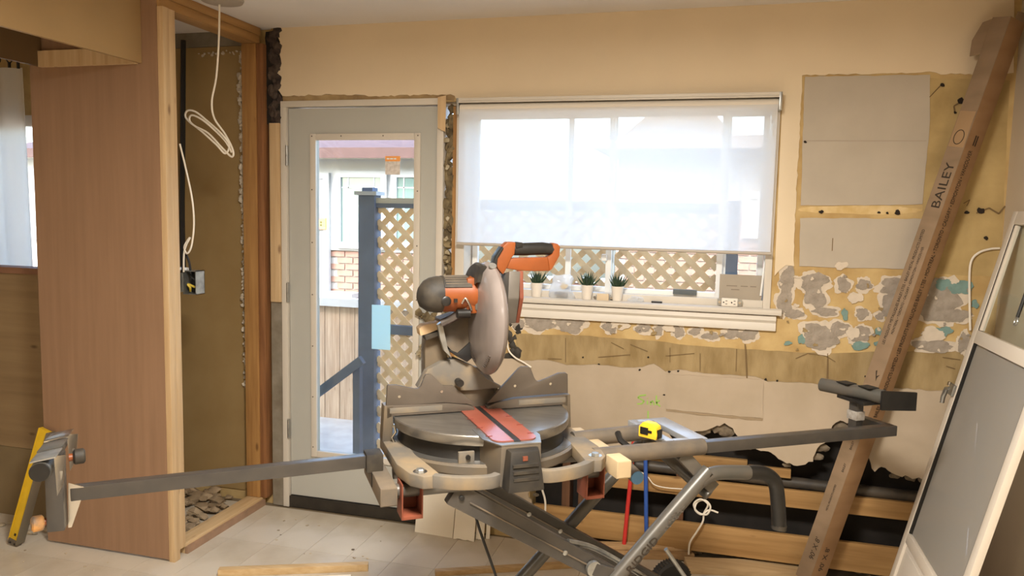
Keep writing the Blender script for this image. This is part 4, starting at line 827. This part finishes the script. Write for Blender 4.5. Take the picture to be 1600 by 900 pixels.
knob(Vector((lp.x-.018, lp.y-.01, -.175)), Vector((-1, -.35, 0)).normalized(), mat('worn_orange_knob', (.62, .30, .08), .6, c2=(.14, .11, .09), scale=30))
# legs
def legB(bb, hand):
    foot = Vector((-.06, bb, -.912)); k = Vector((.625, bb, -.235)); 
    if hand: path = [foot, k, (.660, bb, -.205), (.700, bb, -.188), (.745, bb, -.186), (.845, bb, -.196)]
    else: path = [foot, Vector((.585, bb, -.275)), Vector((.69, bb, -.17))]
    SM().tube(smoothpath(path[:1]+path[1:], 5) if hand else path, .0235, 18).build('leg_tube', STEEL, st)
    SM().tube([foot+Vector((-.012, 0, -.008)), foot+Vector((.02, 0, .025))], .023, 14).build('foot_cap', BLACK, st)
legB(-.262, True); legB(.13, False)
SM().tube(smoothpath([Vector(p) for p in ((.84, -.262, -.196), (.90, -.262, -.204), (.945, -.262, -.235), (.962, -.262, -.29), (.975, -.262, -.390))], 5), .0245, 16).build('handle_grip', BLKPL, st)
SM().lathe([(.0255, -.004), (.0255, .012), (.012, .016)], T(.9755, -.262, -.392) @ Rot('Y', 186), 14).build('handle_end_ring', DUST, st)
def legA(bb, th):
    p0 = Vector((-.155, bb, -.170)); p1 = Vector((.895, bb, -.83)); d = (p1-p0).normalized(); n = Vector((-d.z, 0, d.x))
    if n.z < 0: n = -n
    b = SM(); b.hexa([p0-n*.036+Vector((0, -th, 0)), p1-n*.024+Vector((0, -th, 0)), p1-n*.024+Vector((0, th, 0)), p0-n*.036+Vector((0, th, 0)), p0+n*.036+Vector((0, -th, 0)), p1+n*.024+Vector((0, -th, 0)), p1+n*.024+Vector((0, th, 0)), p0+n*.036+Vector((0, th, 0))])
    lg = b.build('leg_channel', STEELK, st, bevel=.005)
    q0 = p0+d*.06; q1 = p0+d*1.15
    SM().tube([q0+Vector((0, -th-.001, 0)), q1+Vector((0, -th-.001, 0))], (.0035, .002), sq=True).build('channel_rib', STEELD, lg)
    for t in (.03, .42, .56): q = p0+d*t+Vector((0, -th, 0)); SM().lathe([(.008, 0), (.008, .005), (.005, .007)], T(*q) @ Rot('X', 90), 12).build('pivot_bolt', GALV if t > .1 else BLKPL, lg)
    return p0, p1, d, n
p0, p1, d, n = legA(-.225, .018); legA(.09, .018)
q0 = p0+d*.53+Vector((0, -.03, 0)); q1 = Vector((.62, -.255, -.60))
SM().tube([q0, q1], (.020, .008), sq=True, up=(0, 1, 0)).build('lock_link', STEELK, st, bevel=.003); SM().lathe([(.024, -.008), (.024, .006)], T(*q0) @ Rot('X', 90), 18).build('link_hub', GALV, st)
SM().tube(smoothpath([p0+d*.42+n*.03, p0+d*.55+n*.045+Vector((0, .04, 0)), p0+d*.75+n*.04+Vector((0, .04, 0)), p0+d*.95+n*.02+Vector((0, .04, 0))], 5), .009, 10).build('release_bar', GALV, st)
SM().tube([(.58, -.20, -.45), (.66, -.20, -.56)], .007, 8).build('release_lever', GALV, st)
# cross brace under the end plate
SM().tube([(.60, -.235, -.120), (.715, -.252, -.240)], (.021, .012), sq=True, up=(0, 1, 0)).build('brace', STEEL, st, bevel=.003)
SM().tube([(.57, -.02, -.110), (.70, -.252, -.262)], .0185, 14).build('brace_tube', STEEL, st)
ct = Sb(995, 746, -.16); SM().tube([ct, ct+Vector((.0, .12, .02))], .023, 16).build('cross_tube', STEELD, st); SM().tube([ct+Vector((0, -.006, 0)), ct], .022, 16).build('blue_end_plug', BLUECAP, st)
SM().tube([(.43, -.242, -.10), (.40, -.20, -.07), (.405, -.17, -.055)], .010, 8).build('lock_pin', BLKPL, st)
# wheels on the far leg ends
def wheel(bb):
    c = T(.895, bb, -.831) @ Rot('X', 90); R = .086
    wh = SM().lathe([(.060, -.020), (.076, -.024), (.086, -.018), (.088, 0), (.086, .018), (.076, .024), (.060, .020)], c, 40).build('wheel', BLACK, st)
    for k in range(44):
        a = 2*math.pi*k/44; SM().box((-.0025, -.003, -.017), (.0025, .002, .017), c @ Matrix.Rotation(a, 4, 'Z') @ T(0, .0885, 0)).build('tread_block', DUST, wh)
    SM().lathe([(.020, -.022), (.020, .022)], c, 16).build('hub', DUST, wh)
    for k in range(5): SM().box((-.006, .015, -.014), (.006, .064, .014), c @ Matrix.Rotation(2*math.pi*k/5, 4, 'Z')).build('spoke', BLKPL, wh)
wheel(.27); wheel(-.31)
SM().tube([(.895, -.28, -.831), (.895, .27, -.831)], .010, 10).build('axle', STEELD, st)
# lettering on the front leg
fv = Vector((-.06, -.262, -.912)); kv = Vector((.625, -.262, -.235)); dd = (kv-fv).normalized(); up = Vector((-dd.z, 0, dd.x))
R3 = SAWM.to_3x3(); t0 = SAWM @ (fv+dd*(.640) + Vector((0, -.0245, 0)) - up*.013)
text('brand_lettering', 'RIDGID', .036, basis(t0, R3 @ dd, R3 @ up), INK, st, .0006, sx=1.15)
b = SM(); rnd = random.Random(3)
for k in range(26):
    q = fv+dd*(.800+.105*rnd.random())+Vector((0, -.0235, 0))+up*rnd.uniform(-.010, .010); b.box(q-Vector((.004, .0006, .002)), q+Vector((.005, .0004, .002)))
b.build('worn_print', mat('worn_print', (.10, .085, .07), .8), st)

# ---- tape measure on the stand
tp = SAWM @ (Sz(1015, 684, zp+.001)); e = empty('tape_measure', tp); tag(e, 'yellow and black tape measure resting on the stand end plate', 'tape measure')
M = Matrix.Translation(tp) @ Matrix.Rotation(SA-math.radians(62), 4, 'Z')
MB(M).prism([(-.034, -.016, .001), (.034, -.016, .001), (.036, -.016, .02), (.030, -.016, .044), (.012, -.016, .052), (-.018, -.016, .052), (-.034, -.016, .036)], (0, .034, 0)).build('case', TAPEY, e, bevel=.005)
MB(M).box((-.026, -.0185, .012), (.004, -.0155, .036)).build('side_label', BLKPL, e, bevel=.002); MB(M).box((.002, -.0185, .020), (.018, -.0155, .029)).build('side_label', BLKPL, e, bevel=.002)
MB(M).box((.034, -.012, .006), (.0375, .014, .034)).build('mouth', BLKPL, e); MB(M).box((.037, -.008, .003), (.048, .010, .005)).build('hook_tab', GALV, e)
# ---- cord from the saw
tag(MB().tube(smoothpath([SAWM @ Vector((-.08, -.10, -.12)), SAWM @ Vector((-.05, -.13, -.30)), SAWM @ Vector((.02, -.20, -.55)), SAWM @ Vector((.03, -.26, -.80)), SAWM @ Vector((.10, -.36, -.91)), SAWM @ Vector((.3, -.6, -.912))], 6), .0045, 8).build('power_cord', BLACK), 'black power cord dropping from the saw to the floor', 'cord')

# ================================================================== THINGS AROUND THE ROOM
def cabl(name, pts, r, m, label, n=6): return tag(MB().tube(smoothpath(pts, n), r, 8).build(name, m), label, 'cable')
# ceiling plate with hanging cable
p = Vector((-2.13, -.42, H)); p = F(347, 2, H-.01)
e = empty('ceiling_light_plate', (p.x, p.y, H)); tag(e, 'round ceiling fixture plate above the hanging white cable', 'light fixture')
MB().lathe([(.012, -.022), (.05, -.02), (.085, -.012), (.09, -.002), (.09, 0)], Matrix.Translation((p.x, p.y, H-.001)), 32).build('plate', mat('plate_grey', (.36, .31, .25), .5), e)
Yc = p.y
pts = [(343, 2), (342, 60), (338, 120), (331, 158), (335, 185), (352, 210), (364, 235), (362, 245), (348, 232), (325, 208), (303, 196), (290, 183), (293, 173), (306, 175), (325, 190), (345, 208), (358, 226), (352, 240), (338, 226), (316, 206), (297, 190), (300, 180), (320, 190), (350, 218), (362, 238)]
cabl('hanging_cable', [W(x, y, Yc+.004*(k % 3)) for k, (x, y) in enumerate(pts)], .0042, CABLE, 'white cable hanging from the ceiling plate in a loose coil', 5)
cabl('white_cable', [W(x, y, -.60 if y > 230 else -.652) for x, y in ((281, 225), (290, 262), (300, 310), (303, 350), (299, 385), (292, 396), (288, 385), (297, 371), (288, 392), (287, 425))], .004, CABLE, 'white cable looping beside the pine stud to the electrical box')
cabl('dark_cable', [W(x, y, -.58) for x, y in ((291, 398), (296, 412), (298, 428))], .005, BLACK, 'short black cable entering the electrical box')
# electrical box on the stud
bx = W(304, 440, -.56); e = empty('electrical_box', bx); tag(e, 'open metal electrical box fixed to the pine stud', 'electrical box')
s = .032; X0, X1, Z0, Z1, YA, YB = bx.x-.038, bx.x+.030, bx.z-.055, bx.z+.050, bx.y-.03, bx.y+.03
b = MB(); b.box((X0, YB-.003, Z0), (X1, YB, Z1)).box((X0, YA, Z0), (X0+.003, YB, Z1)).box((X1-.003, YA, Z0), (X1, YB, Z1)).box((X0, YA, Z0), (X1, YB, Z0+.003)).box((X0, YA, Z1-.003), (X1, YB, Z1)); b.build('box_shell', GALV, e)
MB().box((X0-.006, -.657, Z0+.01), (X0-.0005, YB, Z1-.01)).build('side_bracket', GALV, e); MB().box((X0+.004, YB-.008, Z0+.004), (X1-.004, YB-.004, Z1-.004)).build('shade_plate', BLKPL, e)  # black plate added for the shade inside the box
for k, x in enumerate((X0-.03, X0+.0, X0+.018)): MB().tube([(x, bx.y-.01, Z1+.001), (x, bx.y-.01, Z1+.012)], .008, 10).build('cable_clamp', WHITEV, e)
MB().tube(smoothpath([(X0+.015, bx.y, Z0+.012), (X0+.03, YA+.01, Z0+.03), (X0+.022, YA+.005, Z0+.045), (X0+.04, bx.y, Z0+.03)], 4), .005, 8).build('wire_ends', mat('yellow_wire', (.60, .45, .06), .5), e); MB().tube(smoothpath([(X0+.02, bx.y, Z1-.015), (X0+.035, YA+.015, Z1-.03), (X1-.012, bx.y, Z1-.05)], 4), .004, 8).build('wire_ends', BLACK, e)

# yellow level leaning on the panel
b0 = F(24, 852); b1 = W(76, 664, PY-.03); e = empty('spirit_level', b0); tag(e, 'yellow spirit level leaning against the plywood panel edge', 'level')
ax = (b1-b0).normalized(); sd = ax.cross(Vector((0, 1, 0))).normalized(); nn = sd.cross(ax)
def lvl(x0, x1, y0, y1, l0, l1, nm, m, par=e, bev=.0): 
    Mx = Matrix.Translation(b0+Vector((0, 0, .02))) @ Matrix((sd, nn, ax)).transposed().to_4x4(); b = MB(Mx); b.box((x0, y0, l0), (x1, y1, l1)); return b.build(nm, m, par, bevel=bev)
sgn = 1 if sd.x > 0 else -1
lvl(-.026, .026, -.010, .010, 0, .55, 'web', YELLV, bev=.001)
lvl(.0255*sgn, .030*sgn, -.024, .024, 0, .55, 'flange', mat('grey_level_edge', (.20, .175, .13), .5, metal=.4), bev=.001); lvl(-.030*sgn, -.0255*sgn, -.012, .012, 0, .55, 'flange', YELLV)
lvl(-.028, .028, -.013, .013, -.016, .012, 'end_cap', STEELD, bev=.004)
for x in (-.012, .012): lvl(x-.004, x+.004, -.0142, -.0128, -.010, -.002, 'cap_hole', BLACK)
lvl(-.005, .005, -.0115, -.0098, .03, .042, 'rivet', DUST)

# white boards leaning by the door
def lean(pxa, pya, pxb, pyb, top, label, th, m=WBOARD, ytop=-.02, rag=0, nm='white_board', sk=0.0):
    A_ = F(pxa, pya); B_ = F(pxb, pyb); d = Vector((B_.x-A_.x, B_.y-A_.y, 0)); up = Vector((sk, ytop-min(A_.y, B_.y), top))
    nrm = d.cross(up).normalized(); nrm = nrm if nrm.y > 0 else -nrm; n_ = 10; low = []
    rnd = random.Random(int(pxa)); 
    for k in range(n_+1): low.append(A_+d*(k/n_)+up*(rag*rnd.random() if 0 < k < n_ else 0))
    return tag(MB().prism([p_ for p_ in low]+[B_+up, A_+up], nrm*th).build(nm, m, None, smooth=False), label, 'board', 'white boards leaning beside the door')
lean(648, 831, 707, 841, .46, 'widest white board of the leaning set, next to the door', .012)
lean(708, 842, 740, 847, .46, 'narrow white board overlapping the wide one, bottom edge torn', .010, rag=.012)
lean(743, 843, 755, 845, .44, 'white board strip third from the door in the leaning set', .010, rag=.012)
lean(759, 842, 765, 842, .44, 'slimmest white board at the far end from the door', .010)

# timber on the floor
def plank(x0, y0, x1, y1, wd, th, label, m, z=0.0, nm='timber_piece', grp=None):
    A_ = F(x0, y0); B_ = F(x1, y1); d = (B_-A_).normalized(); s_ = Vector((-d.y, d.x, 0))*wd; zz = Vector((0, 0, z))
    if s_.y < 0: s_ = -s_
    return tag(MB().hexa([A_+zz, B_+zz, B_+s_+zz, A_+s_+zz]+[q+Vector((0, 0, th+z)) for q in (A_, B_, B_+s_, A_+s_)]).build(nm, m, None, bevel=.002), label, 'timber', grp)
plank(340, 902, 575, 893, .036, .030, 'pale wood trim strip lying on the tiles left of the saw', PINEX if False else mat('trim_wood', (.58, .42, .23), .6, c2=(.48, .32, .15), scale=6, stretch=(.6, 9, 9)))
plank(390, 917, 548, 908, .03, .016, 'white painted strip lying in front of the pale trim strip', WBOARD)
plank(680, 901, 965, 884, .030, .022, 'thin wood strip lying on the floor under the saw', mat('trim_wood_2', (.50, .34, .17), .6, c2=(.38, .24, .10), scale=6, stretch=(.6, 9, 9)))
plank(880, 872, 1085, 876, .10, .03, 'weathered brown plank behind the crossed stand legs', mat('plank_brown', (.36, .22, .10), .7, c2=(.24, .14, .06), scale=5, stretch=(.6, 8, 8)))
plank(905, 868, 1080, 872, .05, .018, 'upper brown plank against the wall foot behind the stand', mat('plank_tan', (.44, .29, .15), .7, c2=(.30, .18, .08), scale=5, stretch=(.6, 8, 8)), z=.031)
plank(1075, 897, 1262, 905, .11, .03, 'tan board lying on the floor between wheel and carton', mat('plank_pale', (.46, .32, .17), .7, c2=(.36, .24, .12), scale=5, stretch=(.6, 8, 8)))
# debris
b = MB(); rnd = random.Random(12)
for k in range(170):
    x, y = rnd.uniform(-3.3, .5), rnd.uniform(-1.2, -.02)
    if -2.95 < x < -2.2 and y > -.8: continue
    if x < -2.95 and y > -.5: continue
    if y > -.14 and x > -1.5: continue
    if -1.45 < x < -.2 and y < -.1: continue
    if x > -.25 and y > -.3: continue
    if -2.0 < x < -1.35 and -.75 < y < -.5: continue
    r = rnd.choice((.0022, .003, .0045, .006)); b.lump((x, y, r*.35), r, k, 1, .4, (1.3, 1, .4))
tag(b.build('floor_debris', mat('debris', (.50, .41, .29), .9, c2=(.12, .09, .06), scale=6, lo=.4, hi=.5), None), 'scattered chips and crumbs on the tiles', 'debris', kind='stuff')
b = MB()
for k in range(60): r = rnd.uniform(.006, .02); b.lump((rnd.uniform(-.8, 1.05), rnd.uniform(.075, .11), r*.5), r, 300+k, 1, .4, (1.2, 1, .6))
tag(b.build('wall_foot_rubble', RUBB, None), 'rubble along the foot of the open wall cavity', 'rubble', kind='stuff')
b = MB()
for k in range(30): r = rnd.uniform(.006, .022); b.lump((rnd.uniform(-3.5, -2.95), rnd.uniform(-.70, -.56), r*.4), r, 400+k, 1, .4, (1.3, 1, .5))
tag(b.build('corner_rubble', mat('pale_rubble', (.48, .40, .28), .95, var=.3, scale=20), None), 'pale plaster crumbs at the foot of the half wall', 'rubble', kind='stuff')

# red and blue tubes, cables at the cavity
for nm, px, m, lb in (('red_water_tube', ((990, 690), (986, 740), (980, 800), (973, 872)), REDPEX, 'red plastic water tube standing up from the floor'), ('blue_water_tube', ((1008, 690), (1009, 740), (1009.5, 800), (1010, 852)), BLUPEX, 'blue plastic water tube standing beside the red one')):
    tag(MB().tube(smoothpath([W(x, y, -.035) for x, y in px], 4), .0095, 12).build(nm, m), lb, 'tube')
cabl('coiled_cable', [W(x, y, -.03-.004*(k % 4)) for k, (x, y) in enumerate(((1122, 801), (1108, 797), (1096, 804), (1086, 796), (1090, 784), (1102, 782), (1110, 792), (1104, 804), (1090, 800), (1084, 788), (1094, 780), (1106, 788), (1100, 802), (1098, 815), (1088, 832), (1078, 848), (1076, 866)))], .0042, CABLE, 'white cable tied in a small coil at the cavity boards')
cabl('thin_cable', [W(x, y, -.03) for x, y in ((986, 735), (1000, 737), (1012, 745), (1022, 757), (1040, 762), (1066, 764))], .0024, CABLE, 'thin pale cable drooping behind the coloured tubes')
cabl('white_cable', [W(x, y, -.03) for x, y in ((792, 520), (794, 545), (804, 558), (818, 566), (830, 574))], .004, CABLE, 'white cable poking from the torn gap beside the saw')
cabl('white_cable', [W(x, y, -.03) for x, y in ((838, 742), (847, 765), (852, 785), (851, 812))], .005, CABLE, 'white cable hanging in the wall cavity under the saw')
cabl('wall_cable', [W(x, y, -.012) for x, y in ((1516, 516), (1515, 470), (1515, 425), (1519, 405), (1531, 394), (1548, 389), (1562, 388))], .0045, CABLE, 'white cable curving out of the wall behind the screen door')

# long carton leaning in the corner
K0 = W(1263, 905, -.16); K0 = Vector((K0.x, K0.y, .004)); K1 = W(1579, 38, -.145); ax = (K1-K0).normalized(); L = (K1-K0).length
rd = Vector((.77, .64, 0)); rd = (rd-ax*rd.dot(ax)).normalized(); ld = ax.cross(rd).normalized()
ra, la = .092, .072
e = empty('long_carton', K0); tag(e, 'long cardboard carton with printed city names leaning into the corner', 'carton')
def cq(t, a, c): return K0+ax*t+rd*a+ld*c
def slab(a0, a1, c0, c1, t0, t1, nm, m): return MB().hexa([cq(t0, a0, c0), cq(t0, a1, c0), cq(t0, a1, c1), cq(t0, a0, c1), cq(t1, a0, c0), cq(t1, a1, c0), cq(t1, a1, c1), cq(t1, a0, c1)]).build(nm, m, e, bevel=.0015)
K0 = K0 + Vector((0, 0, .03))
slab(.003, ra, 0, .003, 0, L, 'printed_side', CARD); slab(0, .003, 0, la, 0, L, 'printed_side', CARDL)
slab(.003, ra, la-.003, la, 0, L, 'back_side', CARD); slab(ra-.003, ra, .003, la-.003, 0, L, 'back_side', CARD)
slab(.003, ra-.003, .003, la-.003, 0, .004, 'end_flap', CARD); slab(.003, ra-.003, .003, la-.003, L-.01, L-.006, 'end_flap', CARDL)
slab(-.0012, .0, .004, la-.004, L-.50, L-.36, 'packing_tape', mat('brown_tape', (.33, .21, .11), .35))
MB().prism([cq(L-.005, 0, la), cq(L-.02, -.005, la+.03), cq(L-.09, -.010, la+.045), cq(L-.15, -.006, la+.035), cq(L-.14, 0, la)], rd*.003).build('torn_flap', CARDL, e)
MB().prism([cq(L, .03, 0), cq(L, .085, 0), cq(L+.035, .08, .004), cq(L+.030, .035, .004)], ld*.003).build('top_flap', CARDL, e)
def tl(px, py, face):   # distance along the carton for a row of the survey
    d = ray(px, py); best = min((abs((cq(t/200*L, 0, 0)-CAM).normalized().z-d.normalized().z), t/200*L) for t in range(201)); return best[1]
def onleft(t, c, body, size, sx=1.0): text('lettering', body, size, basis(cq(t, -.0008, c), ax, ld), INK, e, .0003, sx=sx)
def onright(t, a, body, size, sx=1.0): text('lettering', body, size, basis(cq(t, a, -.0008), ax, -rd), INK, e, .0003, sx=sx)
tb = tl(1465, 328, 0); onleft(tb, .014, 'BAILEY', .052, 1.15)
t1 = tl(1345, 648, 0); full = 'BAILEY METAL PRODUCTS LIMITED \u2022 LES PRODUITS METALLIQUES BAILEY LTEE \u2022 MONTREAL \u2022 TORONTO \u2022 CALGARY \u2022 EDMONTON \u2022 VANCOUVER'
onright(t1, .052, full, .030, .555)
onleft(tl(1390, 545, 0), .040, 'LES PRODUITS METALLIQUES BAILEY LTEE \u2022 BAILEY METAL PRODUCTS LIMITED', .017, .80); onleft(tl(1390, 545, 0)+.05, .018, 'MONTREAL \u2022 TORONTO \u2022 CALGARY \u2022 EDMONTON \u2022 VANCOUVER', .015, .80)
onleft(.10, .016, "90' X 8'", .032, 1.0); onright(.06, .055, "90' X 8'", .036, 1.0)
for k in range(3): onleft(.50+.10*k, .020, 'BAILEY', .014, .9)
onleft(.32, .030, 'METAL PRODUCTS LIMITED', .012, .8)
q = tl(1502, 217, 0); 
MB().tube([cq(q+.028*math.cos(a), -.001, .036+.020*math.sin(a)) for a in [k*math.pi/10 for k in range(21)]], .0016, 6, cap=False).build('oval_logo', INK, e); onleft(q-.014, .030, 'B', .024)
MB().prism([cq(q-.02, .040, -.0006), cq(q+.02, .040, -.0006), cq(q+.02, .046, -.0006), cq(q-.02, .046, -.0006)], -ld*.0004).build('printed_bar', INK, e); MB().prism([cq(q-.02, .052, -.0006), cq(q+.02, .052, -.0006), cq(q+.02, .058, -.0006), cq(q-.02, .058, -.0006)], -ld*.0004).build('printed_bar', INK, e)
q = tl(1356, 590, 0); MB().prism([cq(q-.02, -.001, .02), cq(q+.02, -.001, .035), cq(q+.024, -.001, .03), cq(q, -.001, .024), cq(q+.01, -.001, .012), cq(q-.004, -.001, .02)], -rd*.0004).build('arrow_mark', INK, e)

# screen door leaning on the right wall
P0 = Vector((.712, -.15, 0)); lv = Vector((.226, 0, 1)).normalized(); hv = Vector((0, -1, 0)); nv = hv.cross(lv).normalized()
if nv.x > 0: nv = -nv      # faces into the room
SDM = Matrix.Translation(P0) @ Matrix((hv, lv, nv)).transposed().to_4x4()
e = empty('screen_door', P0); tag(e, 'white aluminium screen door leaning against the right wall', 'screen door')
SDW, SDH = .70, 1.64
def sd(x0, x1, y0, y1, z0, z1, nm, m, par=None, bev=.002): return MB(SDM).box((x0, y0, z0), (x1, y1, z1)).build(nm, m, par or e, bevel=bev)
SDF = mat('white_aluminium', (.66, .59, .50), .4, var=.05, scale=4)
sd(0, .045, .004, SDH, -.012, .012, 'stile', SDF); sd(SDW-.045, SDW, .004, SDH, -.012, .012, 'stile', SDF)
for y0, y1 in ((.004, .06), (.285, .325), (1.125, 1.175), (SDH-.05, SDH)): sd(.0455, SDW-.0455, y0, y1, -.012, .012, 'rail', SDF)
sd(.0455, SDW-.0455, .061, .284, -.004, .002, 'kick_panel', SDPANEL); sd(.075, SDW-.075, .085, .26, .0022, .006, 'kick_panel_relief', SDPANEL)
for y0, y1 in ((.326, 1.124), (1.176, SDH-.051)):
    sd(.0455, .052, y0, y1, -.009, .010, 'gasket', BLKPL); sd(SDW-.052, SDW-.0455, y0, y1, -.009, .010, 'gasket', BLKPL)
sd(.053, SDW-.053, .327, 1.123, -.003, -.0022, 'insect_screen', SCREEN, bev=0)
sd(.053, .066, 1.177, SDH-.052, -.008, .009, 'inner_frame', SDF); sd(.066, SDW-.053, 1.177, SDH-.052, -.003, -.0008, 'glass_insert', GLASS, bev=0)
h = sd(-.012, .040, .90, .945, .0125, .024, 'latch', GALV, bev=.004)
MB(SDM).tube([(-.012, .92, .018), (-.030, .915, .024), (-.034, .88, .026), (-.030, .855, .024)], .009, 10, rs=[.010, .010, .009, .008]).build('lever', GALV, h); MB(SDM).tube([(-.03, .93, .02), (-.03, .945, .02)], .008, 10).build('latch_bolt', CHROME, h)
MB(SDM).tube([(.40, 1.40, .02), (.40, 1.27, .02)], .006, 8).build('pull_chain', BLKPL, e); MB(SDM).tube([(.40+.012*math.cos(a), 1.255+.014*math.sin(a), .02) for a in [k*math.pi/6 for k in range(13)]], .003, 6, cap=False).build('pull_ring', GALV, e)
# pale panel behind the screen door, against the right wall
q = empty('pale_door_panel', (1.0, -1.0, 0)); tag(q, 'beige flush panel standing against the right wall behind the screen door', 'panel')
MB().box((XR-.034, -1.60, .002), (XR-.004, -.905, 1.55)).build('skin', mat('beige_panel', (.50, .40, .26), .7, var=.06, scale=3), q); MB().box((XR-.040, -.915, .002), (XR-.004, -.88, 1.55)).build('edge_strip', SDF, q)

# unseen ceiling fixtures, added to house the fill lights
for x, y, lb in ((-.35, -2.35, 'added round fill lamp above the space before the photographer'), (-1.3, -4.8, 'added round fill lamp at the far back of the room')):
    e = empty('added_fill_lamp', (x, y, H)); tag(e, lb, 'lamp'); MB().lathe([(.28, -.03), (.29, 0)], Matrix.Translation((x, y, H-.001)), 32).build('rim', WHITEV, e); MB().lathe([(.10, -.055), (.27, -.031)], Matrix.Translation((x, y, H-.001)), 32).build('diffuser', LAMPM, e)
